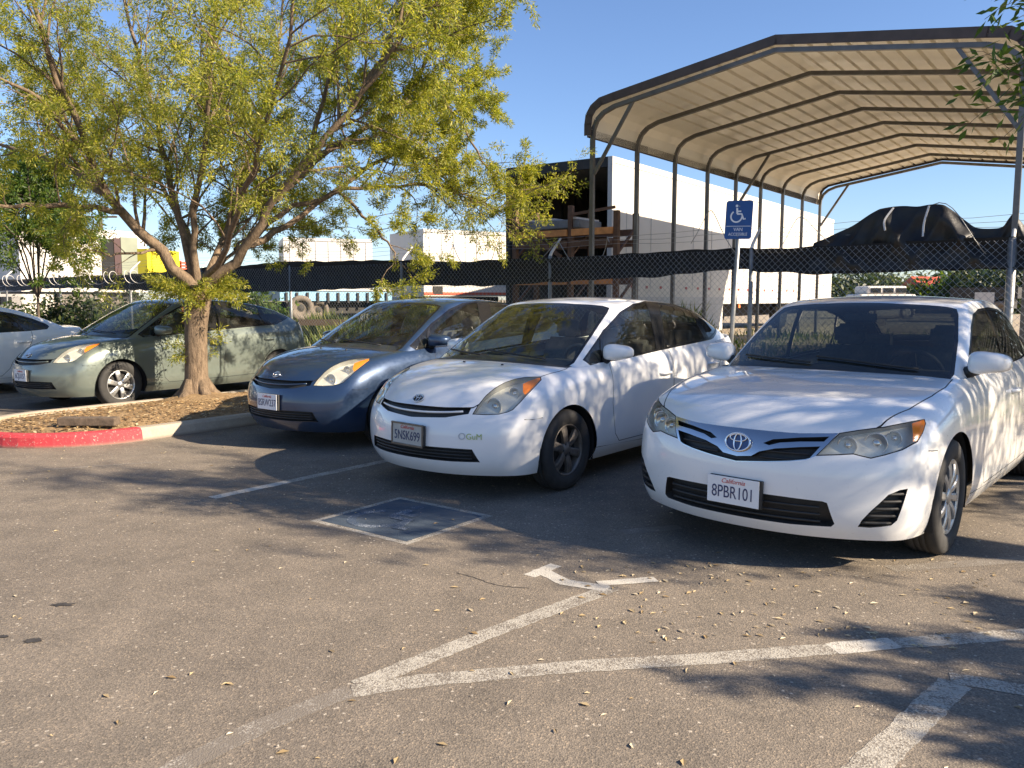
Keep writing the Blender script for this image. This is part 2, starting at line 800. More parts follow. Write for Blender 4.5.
def emblem(parent, c, nrm, s, ring_mat, fill_mat=None):
    """three ellipses on the nose"""
    nrm = Vector(nrm).normalized()
    x = Vector((0, 0, 1)).cross(nrm).normalized()
    y = nrm.cross(x)
    c = Vector(c) + nrm * .008
    m = MB()
    ellipse_ring(m, c, x, y, s, s * .69, s * .085)
    ellipse_ring(m, c + y * (s * .0), x, y, s * .30, s * .64, s * .07)
    ellipse_ring(m, c + y * (s * .33), x, y, s * .66, s * .27, s * .07)
    e = m.build('emblem', ring_mat, parent)
    if fill_mat:
        d = MB()
        n = 24
        vs = [c - nrm * .004 + x * (s * .98 * math.cos(2 * PI * k / n)) + y * (s * .67 * math.sin(2 * PI * k / n)) for k in range(n)]
        vs += [v - nrm * .006 for v in vs]
        d.add(vs, [tuple(range(n))] + [(k, k + n, (k + 1) % n + n, (k + 1) % n) for k in range(n)])
        d.build('emblem_backing', fill_mat, e)
    return e


def plate(parent, c, nrm, txt, state=True, frame=False, tilt=0.0, faded=False):
    nrm = Vector(nrm).normalized()
    x = Vector((0, 0, 1)).cross(nrm).normalized()
    if tilt:
        x = (x + Vector((0, 0, tilt))).normalized()
    y = nrm.cross(x)
    c = Vector(c) + nrm * .022
    pl = MB()
    pl.box(c, (.305, .152, .005), (x, y, nrm), .0018)
    p = pl.build('license_plate', MATS['plate_grey' if faded else 'plate_white'], parent)
    M = Matrix(((x.x, y.x, nrm.x, 0), (x.y, y.y, nrm.y, 0), (x.z, y.z, nrm.z, 0), (0, 0, 0, 1)))
    M.translation = c + nrm * .0036 - y * .012
    text_mesh(txt, .098, MATS['plate_ink'], 'plate_number', p, M, sx=.70)
    if state:
        M2 = M.copy()
        M2.translation = c + nrm * .0036 + y * .052
        text_mesh('California', .036, MATS['plate_red'], 'state_name', p, M2, sx=1.0, shear=.35)
    if frame:
        fr = MB()
        for (cc, sz) in ((y * .079, (.325, .013, .012)), (-y * .079, (.325, .016, .012)), (x * .158, (.012, .17, .012)), (-x * .158, (.012, .17, .012))):
            fr.box(c + cc + nrm * .002, sz, (x, y, nrm), .002)
        fr.build('plate_frame', MATS['dark_chrome'], p)
    bk = MB()
    bk.box(c - nrm * .014 + x * .012, (.31, .155, .02), (x, y, nrm), .003)
    bk.build('plate_bracket', MATS['black_plastic'], p)
    return p


def seat(parent, x, y, mat, hr=True, w=.50, bw=.46, bh=.60, bz=.50, rake=.28):
    s = None

    def soft(name, c, size, axes, par):
        bm = bmesh.new()
        bmesh.ops.create_cube(bm, size=1)
        for v in bm.verts:
            v.co = Vector((v.co.x * size[0], v.co.y * size[1], v.co.z * size[2]))
        bmesh.ops.bevel(bm, geom=bm.edges[:], offset=min(size) * .32, segments=3, affect='EDGES')
        for v in bm.verts:
            v.co = Vector(c) + axes[0] * v.co.x + axes[1] * v.co.y + axes[2] * v.co.z
        for f in bm.faces:
            f.smooth = True
        me = bpy.data.meshes.new(name)
        bm.to_mesh(me)
        bm.free()
        me.materials.append(mat)
        return link(bpy.data.objects.new(name, me), par)
    X, Y, Z = Vector((1, 0, 0)), Vector((0, 1, 0)), Vector((0, 0, 1))
    s = soft('seat', (0, 0, bz - .05), (.5, w, .17), (X, Y, Z), parent)
    s.location = (x, y, 0)
    up = Vector((-rake, 0, 1)).normalized()
    fw = Vector((1, 0, rake)).normalized()
    soft('backrest', Vector((-.24, 0, bz)) + up * (bh / 2), (.15, bw, bh), (fw, Y, up), s)
    if hr:
        soft('headrest', Vector((-.24, 0, bz)) + up * (bh + .10), (.10, .25, .17), (fw, Y, up), s)
    return s


def steering_wheel(parent, x, y, z, mat):
    m = MB()
    ax = Vector((-1, 0, .5)).normalized()
    c = Vector((x, y, z))
    xx = Vector((0, 1, 0))
    yy = ax.cross(xx)
    pts = [c + xx * (.185 * math.cos(2 * PI * k / 24)) + yy * (.185 * math.sin(2 * PI * k / 24)) for k in range(24)]
    m.tube(pts, .016, 8, closed=True)
    m.lathe([(0, .02), (.06, .015), (.075, -.02), (.04, -.08), (.03, -.25)], c, ax, 16)
    for a in (0, PI, PI * 1.5):
        m.bar(c, c + xx * (.18 * math.cos(a)) + yy * (.18 * math.sin(a)), .035, .02, ax)
    return m.build('steering_wheel', mat, parent)


def side_mirror(parent, c, sg, body_mat, size=(.10, .21, .14)):
    """door mirror: shaped shell, dark foot, glass on the rear face"""
    bm = bmesh.new()
    bmesh.ops.create_uvsphere(bm, u_segments=24, v_segments=14, radius=1)
    for v in bm.verts:
        p = v.co.copy()
        q = [math.copysign(abs(t) ** .62, t) for t in p]
        x = q[0]
        if x < 0:
            x *= .42
        taper = 1.0 - .22 * q[1] * sg
        zz = q[2] * taper * (1 - .10 * max(0, -q[2]))
        v.co = Vector((x * size[0] - .03 * q[1] * sg, q[1] * size[1] / 2, zz * size[2] / 2)) + Vector(c)
    for f in bm.faces:
        f.smooth = True
    me = bpy.data.meshes.new('mirror')
    bm.to_mesh(me)
    bm.free()
    me.materials.append(body_mat)
    o = link(bpy.data.objects.new('mirror', me), parent)
    f = MB()
    c = Vector(c)
    f.tube([c + Vector((.03, -sg * size[1] * .35, -size[2] * .30)), c + Vector((.035, -sg * size[1] * .62, -size[2] * .55))], [.035, .045], 8)
    f.build('mirror_foot', MATS['black_plastic'], o)
    g = MB()
    n = 20
    vs = [c + Vector((-size[0] * .435, size[1] * .42 * math.copysign(abs(math.cos(2 * PI * k / n)) ** .6, math.cos(2 * PI * k / n)),
                      size[2] * .40 * math.copysign(abs(math.sin(2 * PI * k / n)) ** .6, math.sin(2 * PI * k / n)))) for k in range(n)]
    g.add(vs, [tuple(range(n))])
    g.build('mirror_glass', MATS['mirror'], o)
    return o


def door_handle(parent, c, nrm, mat, L=.19):
    nrm = Vector(nrm).normalized()
    x = Vector((1, 0, 0)) - nrm * nrm.x
    x.normalize()
    c = Vector(c)
    m = MB()
    pts = [c - x * (L / 2) - nrm * .004, c - x * (L / 2 - .03) + nrm * .026, c + nrm * .034, c + x * (L / 2 - .03) + nrm * .026, c + x * (L / 2) - nrm * .004]
    m.tube(catmull(pts, 4), .013, 8)
    h = m.build('door_handle', mat, parent)
    return h


def wiper(parent, car, pts, mat):
    m = MB()
    m.tube(pts, .008, 6)
    return m.build('wiper', mat, parent)
# ------------------------------------------------------------------ material set
paint('paint_proto', (.8, .8, .8))
paint('paint_white', (.80, .80, .785), 0, .38, .22, (.42, .38, .31))
paint('paint_white_clean', (.80, .80, .78), 0, .32, .14, (.42, .38, .31))
paint('paint_blue', (.019, .044, .10), .42, .36, .35, (.12, .12, .12))
paint('paint_green', (.15, .18, .16), .4, .36, .25, (.2, .19, .15))
paint('paint_cream', (.85, .83, .79), 0.0, .36, .2)
basic('panel_gap', (.012, .012, .012), .9, 0, 0)
basic('black_plastic', (.022, .022, .022), .55, 0, .2, 20)
basic('gloss_black', (.012, .012, .013), .18, 0, .1)
basic('lamp_reflector', (.72, .72, .68), .42, .3, .15, 9)
basic('lamp_shell', (.3, .3, .29), .45, .2, .1)
basic('chrome', (.75, .75, .76), .12, 1, .03)
basic('chrome_blue', (.56, .56, .57), .16, 1, .05)
basic('dark_chrome', (.16, .15, .14), .35, .9, .2, 20)
basic('emblem_blue', (.01, .035, .14), .2, 0, .05, coat=.6)
basic('trim_grey', (.12, .115, .11), .9, 0, .05)
basic('trim_dark', (.045, .045, .045), .7, 0, .1)
basic('seat_cloth', (.13, .125, .12), .95, 0, .15, 30)
basic('underbody', (.012, .012, .012), .9, 0, .1)
basic('rubber', (.028, .027, .026), .8, 0, .3, 12)
basic('rim_silver', (.55, .55, .54), .32, .85, .1, 12)
basic('rim_dirty', (.17, .15, .13), .5, .6, .35, 14)
basic('cap_grey', (.42, .42, .41), .35, .7, .15, 16)
basic('rust_dark', (.03, .028, .026), .8, .2, .3, 30)
basic('mirror', (.85, .87, .9), .02, 1, 0)
basic('plate_white', (.78, .78, .77), .45, 0, .04, 12)
basic('plate_grey', (.42, .41, .37), .5, 0, .12, 16)
basic('plate_ink', (.03, .04, .11), .5, 0, .1)
basic('plate_red', (.55, .06, .05), .5, 0, .1)
glass('glass_side', (.48, .52, .50), .02, .02)
glass('glass_tinted', (.13, .14, .14), .02, .015)
glass('glass_screen', (.86, .91, .87), .02, .02)
glass('glass_screen_dark', (.42, .47, .46), .02, .012)


def lens_mat(name, tint, dust, body):
    m = glass(name, tint, .05, dust)
    return m


lens_mat('lamp_lens', (.95, .95, .90), .17, None)
lens_mat('amber', (.95, .36, .04), .10, None)
# amber is a coloured plastic: give it a stronger body
m, nt, b = new_mat('amber')
b.inputs['Base Color'].default_value = (.75, .20, .02, 1)
b.inputs['Roughness'].default_value = .15
b.inputs['Coat Weight'].default_value = .6
# ------------------------------------------------------------------ the two car shapes
def turned(x, y, yaw, new, nose):
    """turn a car about its nose"""
    a, b = R(yaw), R(new)
    return (x + nose * (math.cos(a) - math.cos(b)), y + nose * (math.sin(a) - math.sin(b)), b)


POSE = {'white': turned(-0.24, 6.724, 233.6, 231.6, .88), 'blue': turned(-1.849, 8.665, 232.6, 232.0, .88),
        'green': turned(-5.946, 11.465, 233.4, 236.2, .88), 'camry': turned(1.816, 5.199, 231.9, 229.0, .95)}


def st(xs, bow, ys, zs, zc, zr=None):
    d = dict(xs=xs, bow=bow, ys=ys, zs=zs, zc=zc)
    if zr:
        d['zr'] = zr
    return d


def sub(a, b):
    return [p - q for p, q in zip(a, b)]


def prius_cages():
    xc = [.81, .88, .895, .875, .84, .775]
    bow = [.25, .26, .27, .27, .26, .22]
    L = [st(sub(xc, bow), bow, [.69, .72, .735, .735, .70, .63], [.185, .27, .44, .57, .655, .70], .735)]
    L.append(st(.46, [.2, .2, .2, .2, .2, .17], [.775, .812, .824, .824, .805, .73], [.185, .27, .44, .59, .70, .785], .85))
    L.append(st(.22, .14, [.79, .832, .845, .845, .83, .755], [.185, .27, .44, .61, .76, .865], .92))
    L.append(st(0, .10, [.80, .85, .858, .86, .845, .775], [.185, .27, .44, .64, .80, .915], .965))
    L.append(st(-.4, .06, [.80, .868, .857, .862, .845, .785], [.18, .28, .45, .66, .84, .945], .985))
    L.append(st(-.9, .0, [.80, .872, .856, .862, .845, .785], [.18, .28, .46, .67, .86, .955], .96))
    L.append(st(-1.5, .0, [.80, .872, .856, .862, .845, .785], [.18, .28, .46, .68, .88, .98], .98))
    L.append(st(-2.1, .0, [.80, .87, .856, .862, .845, .785], [.18, .28, .46, .70, .90, 1.005], 1.0))
    L.append(st(-2.65, .0, [.79, .855, .852, .858, .84, .775], [.19, .28, .46, .71, .92, 1.035], 1.04))
    L.append(st(-3.05, .0, [.76, .82, .83, .83, .81, .735], [.21, .29, .46, .72, .94, 1.06], 1.08))
    L.append(st(-3.32, -.04, [.70, .75, .765, .765, .74, .665], [.23, .30, .46, .72, .95, 1.08], 1.12))
    xr = [-3.50, -3.56, -3.57, -3.55, -3.50, -3.44]
    L.append(st([x + .12 for x in xr], -.12, [.60, .64, .66, .66, .64, .58], [.25, .32, .47, .72, .94, 1.07], 1.11))
    low = cage_box(L, [0, .32, .62, .87, 1], 6, top_skip=(4, 5, 6, 7, 8, 9))
    C = [st([-.17, -.60, -1.02], [.20, .19, .15], [.765, .70, .615], [.90, 1.17, 1.395], 1.435, [.93, 1.19, 1.43])]
    C.append(st([-.38, -.74, -1.10], [.08, .08, .1], [.785, .72, .63], [.90, 1.18, 1.415], 1.455))
    C.append(st([-.95, -1.10, -1.25], 0, [.79, .727, .64], [.91, 1.2, 1.44], 1.478))
    C.append(st(-1.55, 0, [.79, .73, .64], [.93, 1.22, 1.447], 1.492))
    C.append(st(-2.1, 0, [.785, .725, .63], [.95, 1.22, 1.42], 1.467))
    C.append(st(-2.62, 0, [.77, .71, .605], [.97, 1.20, 1.345], 1.395))
    C.append(st(-3.03, 0, [.725, .665, .56], [.99, 1.13, 1.225], 1.27))
    C.append(st(-3.28, -.03, [.67, .63, .55], [.99, 1.07, 1.13], 1.17))
    C.append(st([-3.36, -3.34, -3.33], -.09, [.63, .60, .53], [.98, 1.05, 1.10], 1.135))
    cab = cage_box(C, [0, .35, .7, .9, 1], 3)
    return low, cab


def sedan_cages():
    xc = [.87, .935, .955, .94, .905, .845]
    bow = [.25, .27, .28, .28, .27, .25]
    L = [st(sub(xc, bow), bow, [.745, .775, .785, .78, .75, .69], [.19, .28, .45, .60, .70, .755], .785)]
    L.append(st(.50, [.2, .2, .2, .2, .2, .18], [.82, .862, .875, .875, .855, .785], [.19, .28, .45, .62, .74, .83], .885))
    L.append(st(.22, .14, [.84, .88, .893, .893, .878, .81], [.19, .28, .45, .64, .80, .89], .94))
    L.append(st(0, .10, [.85, .90, .905, .907, .893, .82], [.19, .28, .45, .66, .84, .935], .975))
    L.append(st(-.4, .06, [.85, .905, .905, .91, .892, .82], [.18, .28, .46, .68, .88, .97], 1.01))
    L.append(st(-1.0, 0, [.85, .91, .902, .91, .892, .82], [.18, .28, .46, .69, .89, .98], .99))
    L.append(st(-1.7, 0, [.85, .91, .902, .91, .892, .82], [.18, .28, .46, .70, .90, .99], 1.0))
    L.append(st(-2.3, 0, [.85, .905, .902, .91, .892, .82], [.18, .28, .46, .71, .91, 1.005], 1.01))
    L.append(st(-2.8, 0, [.84, .89, .895, .90, .88, .805], [.19, .28, .46, .72, .92, 1.02], 1.03))
    L.append(st(-3.2, 0, [.80, .85, .865, .865, .845, .77], [.21, .29, .46, .73, .94, 1.04], 1.075))
    L.append(st(-3.55, -.05, [.74, .79, .805, .805, .785, .71], [.23, .30, .46, .73, .95, 1.05], 1.085))
    xr = [-3.74, -3.82, -3.84, -3.82, -3.78, -3.72]
    L.append(st([x + .14 for x in xr], -.14, [.62, .68, .70, .70, .68, .61], [.25, .32, .47, .72, .93, 1.04], 1.08))
    low = cage_box(L, [0, .32, .62, .87, 1], 6, top_skip=(4, 5, 6, 7, 8))
    C = [st([-.46, -.82, -1.14], [.25, .19, .13], [.80, .735, .645], [.94, 1.20, 1.405], 1.44, [.98, 1.23, 1.435])]
    C.append(st([-.68, -.95, -1.20], [.1, .1, .08], [.81, .75, .655], [.94, 1.21, 1.425], 1.46))
    C.append(st([-1.1, -1.25, -1.4], 0, [.815, .755, .66], [.95, 1.23, 1.45], 1.487))
    C.append(st(-1.75, 0, [.815, .755, .655], [.96, 1.23, 1.457], 1.497))
    C.append(st(-2.3, 0, [.81, .745, .64], [.97, 1.22, 1.43], 1.474))
    C.append(st([-2.82, -2.74, -2.68], 0, [.79, .72, .605], [.98, 1.18, 1.35], 1.395))
    C.append(st([-3.18, -3.02, -2.90], 0, [.74, .67, .56], [1.0, 1.15, 1.26], 1.30))
    C.append(st([-3.42, -3.19, -3.0], [-.10, -.10, -.08], [.66, .62, .535], [1.0, 1.13, 1.225], 1.26))
    cab = cage_box(C, [0, .35, .7, .9, 1], 3)
    return low, cab


def arc(p0, p1, p2, n=6):
    """quadratic curve of 3D points"""
    p0, p1, p2 = Vector(p0), Vector(p1), Vector(p2)
    return [p0 * (1 - t) ** 2 + p1 * (2 * t * (1 - t)) + p2 * t * t for t in [i / n for i in range(n + 1)]]


def half_to_full(pts):
    """points of the y>=0 half, from centre top round to centre bottom, completed by their mirror"""
    return list(pts) + [Vector((p[0], -p[1], p[2])) for p in pts[::-1]]


def slats(car, parent, zs, y0, y1, mat, depth=.02, r=.006, name='grille_slat', one=True):
    m = MB()
    for z in zs:
        pts = []
        for i in range(17):
            y = y0 + (y1 - y0) * i / 16
            h = car.front(y, z)
            if h[0] is not None:
                pts.append(h[0] - Vector((depth, 0, 0)))
        if len(pts) > 2:
            m.tube(pts, r, 6)
    return m.build(name, mat, parent)


SIDE = basis((0, 1, 0))
FRONT = basis((1, 0, 0))
TOP = basis((0, 0, 1), (0, 1, 0))


def common(root, car, spec):
    """arches, hood, doors, lamps, glass, interior, wheels"""
    PM, GAP = MATS['paint_proto'], MATS['panel_gap']
    bm, cb = car.lower, car.cabin
    rw, WB = spec['rw'], spec['wb']
    body_m = [PM, GAP, MATS['black_plastic']]
    ar = spec['arch']
    for sg in (1, -1):
        SB = SIDE if sg > 0 else mir_basis(SIDE)
        fl = (lambda c: c.y > .45) if sg > 0 else (lambda c: c.y < -.45)
        for cx in (0, -WB):
            poly = proj_poly([(cx + ar * math.cos(t) * 1.02, 0, rw + ar * math.sin(t)) for t in [2 * PI * k / 44 for k in range(44)]], SB)
            fs = cut_faces(bm, poly, SB, fl, .0)
            split_off(bm, fs).free()
    spec['extra'](root, car, body_m)
    # lamps
    BL = basis(spec['lamp_dir'])
    lampL = car.trace(spec['lamp_px'])
    ambL = car.trace(spec['amber_px'])
    for sg in (1, -1):
        ba = BL if sg > 0 else mir_basis(BL)
        lp = lampL if sg > 0 else mirror_pts(lampL)
        am = ambL if sg > 0 else mirror_pts(ambL)
        fl = (lambda c: c.y * sg > .2 and c.x > -.3)
        part = extract(bm, proj_poly(lp, ba), ba, 0, 1, fl, -.1)
        lens = part.copy()
        # lens surface with a dark seal round it
        lens2 = split_off(lens, lens.faces[:])
        lens.free()
        pl = proj_poly(lp, ba)
        ins = set(cut_faces(lens2, offset_poly(pl, .006), ba, None, -2))
        for f in lens2.faces:
            f.material_index = 0 if f in ins else 1
        amb = split_off(lens2, cut_faces(lens2, proj_poly(am, ba), ba, None, -2))
        push(part, .05, 1)
        for f in part.faces:
            if f.material_index != 1:
                f.material_index = 0
        hl = bm_obj(part, 'headlight', [MATS['lamp_reflector'], MATS['lamp_shell']], root)
        bm_obj(lens2, 'lens', [MATS['lamp_lens'], GAP], hl)
        if len(amb.faces):
            bm_obj(amb, 'turn_signal', [MATS['amber']], hl)
        for (px, rad) in spec['bowls']:
            c = car.trace([px])[0] if sg > 0 else mirror_pts(car.trace([px]))[0]
            d = (BL if sg > 0 else mir_basis(BL))[2]
            fw = Vector((1, 0.12 * sg, .05)).normalized()
            b = MB()
            cc = Vector(c) - d * .048
            b.lathe([(rad, .012), (rad * .96, .014), (rad * .9, -.002), (rad * .6, -.02), (rad * .3, -.028)], cc, fw, 20)
            b.lathe([(rad * .42, -.01), (rad * .38, .006), (rad * .2, .014), (0, .016)], cc, fw, 16)
            b.build('reflector_bowl', MATS['chrome'], hl)
    # hood
    hp = proj_poly(half_to_full([Vector(p) for p in spec['hood']]), TOP)
    hood = extract(bm, hp, TOP, .007, 1, lambda c: c.x > -.6 and c.z > .6, .05)
    bm_obj(hood, 'hood', body_m, root)
    # cowl panel behind the hood
    cw = proj_poly(half_to_full([Vector(p) for p in spec['cowl']]), TOP)
    cowl = extract(bm, cw, TOP, 0, 1, lambda c: c.x > -1.0 and c.z > .8, .2)
    if len(cowl.faces):
        bm_obj(cowl, 'cowl_panel', [MATS['black_plastic']], root)
    else:
        cowl.free()
    # doors
    for sg in (1, -1):
        SB = SIDE if sg > 0 else mir_basis(SIDE)
        fl = (lambda c: c.y > .3) if sg > 0 else (lambda c: c.y < -.3)
        for nm, pts in spec['doors']:
            d = extract(bm, proj_poly([(x, 0, z) for x, z in pts], SB), SB, .006, 1, fl, .0)
            do = bm_obj(d, 'door', body_m, root)
            hx, hz = spec['handles'][nm]
            h = car.side(hx, hz, sg)
            if h[0] is not None:
                door_handle(do, h[0], h[1], PM)
        # bumper to fender seam
        for pts in spec['seams']:
            ps = [car.side(x, z, sg)[0] for x, z in pts]
            ps = [p for p in ps if p]
            if len(ps) > 1:
                m = MB()
                m.tube(ps, .0028, 4)
                m.build('panel_seam', GAP, root)
        # glass of the side
        tr = [Vector(p) for p in spec['dlo_fn'](car)['outer']]
        fc = (lambda c: c.y > .2) if sg > 0 else (lambda c: c.y < -.2)
        dl = extract(cb, proj_poly(tr, SB), SB, 0, 1, fc, -.1)
        for f in dl.faces:
            f.material_index = 0
        for w in spec['dlo_fn'](car)['panes']:
            fs = cut_faces(dl, proj_poly(w, SB), SB, None, -2)
            g = split_off(dl, fs)
            push(g, .006)
            bm_obj(g, 'side_window', [MATS['glass_side']], root)
        bm_obj(dl, 'window_trim', [MATS['gloss_black']], root)
    # windscreen and rear glass
    for nm, pts, d, gl, fr in spec['screens']:
        ba = basis(d)
        pl = proj_poly(half_to_full([Vector(p) for p in pts]), ba)
        g = extract(cb, pl, ba, fr, 1, None, .05)
        bm_obj(g, nm, [MATS[gl], MATS['gloss_black']], root)
    # inner lining of the cabin shell
    tr = cb.copy()
    tv = tr.verts.layers.float_vector['n0']
    for v in tr.verts:
        v.co -= Vector(v[tv]).normalized() * .022
    for f in tr.faces:
        f.material_index = 0
    bm_obj(tr, 'pillar_trim', [MATS['trim_grey']], root)
    bm_obj(cb, 'roof', [PM, GAP], root)
    bm_obj(bm, 'body', body_m, root)
    # underside and wheel housings
    ub = MB()
    ub.box((-1.35, 0, .215), (3.75, 1.25, .02))
    ub.box((.35, 0, .27), (.5, .9, .08))
    ub.build('underbody', MATS['underbody'], root)
    for cx in (0, -WB):
        for sg in (1, -1):
            wl = MB()
            vs, fs = [], []
            n = 16
            yo, yi = spec['half'] - .035, spec['half'] - .36
            for k in range(n + 1):
                t = -.35 + (PI + .7) * k / n
                x, z = cx + (ar + .012) * math.cos(t), rw + (ar + .012) * math.sin(t)
                vs += [(x, sg * yo, z), (x, sg * yi, z)]
            for k in range(n):
                fs.append((2 * k, 2 * k + 1, 2 * k + 3, 2 * k + 2))
            o = len(vs)
            vs.append((cx, sg * yi, rw))
            for k in range(n):
                fs.append((2 * k + 1, o, 2 * k + 3))
            wl.add(vs, fs, True)
            wl.build('wheel_housing', MATS['underbody'], root)
    # interior
    it = MB()
    bz = spec['belt']
    hw = spec['half'] - .13
    it.box((-1.9, 0, .30), (3.0, hw * 2, .04))
    for sg in (1, -1):
        it.box((-1.75, sg * (hw + .01), .58), (2.6, .04, .60))
    it.build('cabin_floor', MATS['trim_dark'], root)
    ds = MB()
    x0, x1 = spec['dash']
    prof = [(x0, bz - .02), (x0 - .25, bz + .015), (x1 + .12, bz + .02), (x1 + .02, bz - .02), (x1, bz - .12), (x1 + .12, bz - .3), (x1 + .14, .35), (x0, .35)]
    vs = [(x, -hw, z) for x, z in prof] + [(x, hw, z) for x, z in prof]
    n = len(prof)
    ds.add(vs, [(k, (k + 1) % n, (k + 1) % n + n, k + n) for k in range(n)] + [tuple(range(n))[::-1], tuple(range(n, 2 * n))])
    ds.build('dashboard', MATS['trim_dark'], root)
    for sg in (1, -1):
        seat(root, spec['seat_x'], sg * .37, MATS['seat_cloth'])
    rb = spec['rear_seat_x']
    s = seat(root, rb, 0, MATS['seat_cloth'], False, 1.25, 1.22, .56)
    for yy in (-.42, .42):
        hr = MB()
        hr.box((rb - .24 - .18, yy, 1.08), (.09, .24, .13), None, .03)
        o = hr.build('headrest', MATS['seat_cloth'], root)
    steering_wheel(root, spec['wheel_x'], .37, bz - .03, MATS['trim_dark'])
    mr = MB()
    mr.box(spec['ivm'], (.03, .22, .06), None, .01)
    mr.bar(Vector(spec['ivm']), Vector(spec['ivm']) + Vector((.05, 0, .07)), .012)
    mr.build('rear_view_mirror', MATS['black_plastic'], root)
    for cx in (0, -WB):
        for sg in (1, -1):
            make_wheel(root, cx, sg * (spec['half'] - .025 - spec['tw'] / 2), rw, spec['tw'], sg, spec['wheel'], MATS[spec['rim']], MATS['rust_dark'])
    # mirrors
    for sg in (1, -1):
        side_mirror(root, (spec['mirror'][0], sg * spec['mirror'][1], spec['mirror'][2]), sg, PM, spec['mirror_size'])


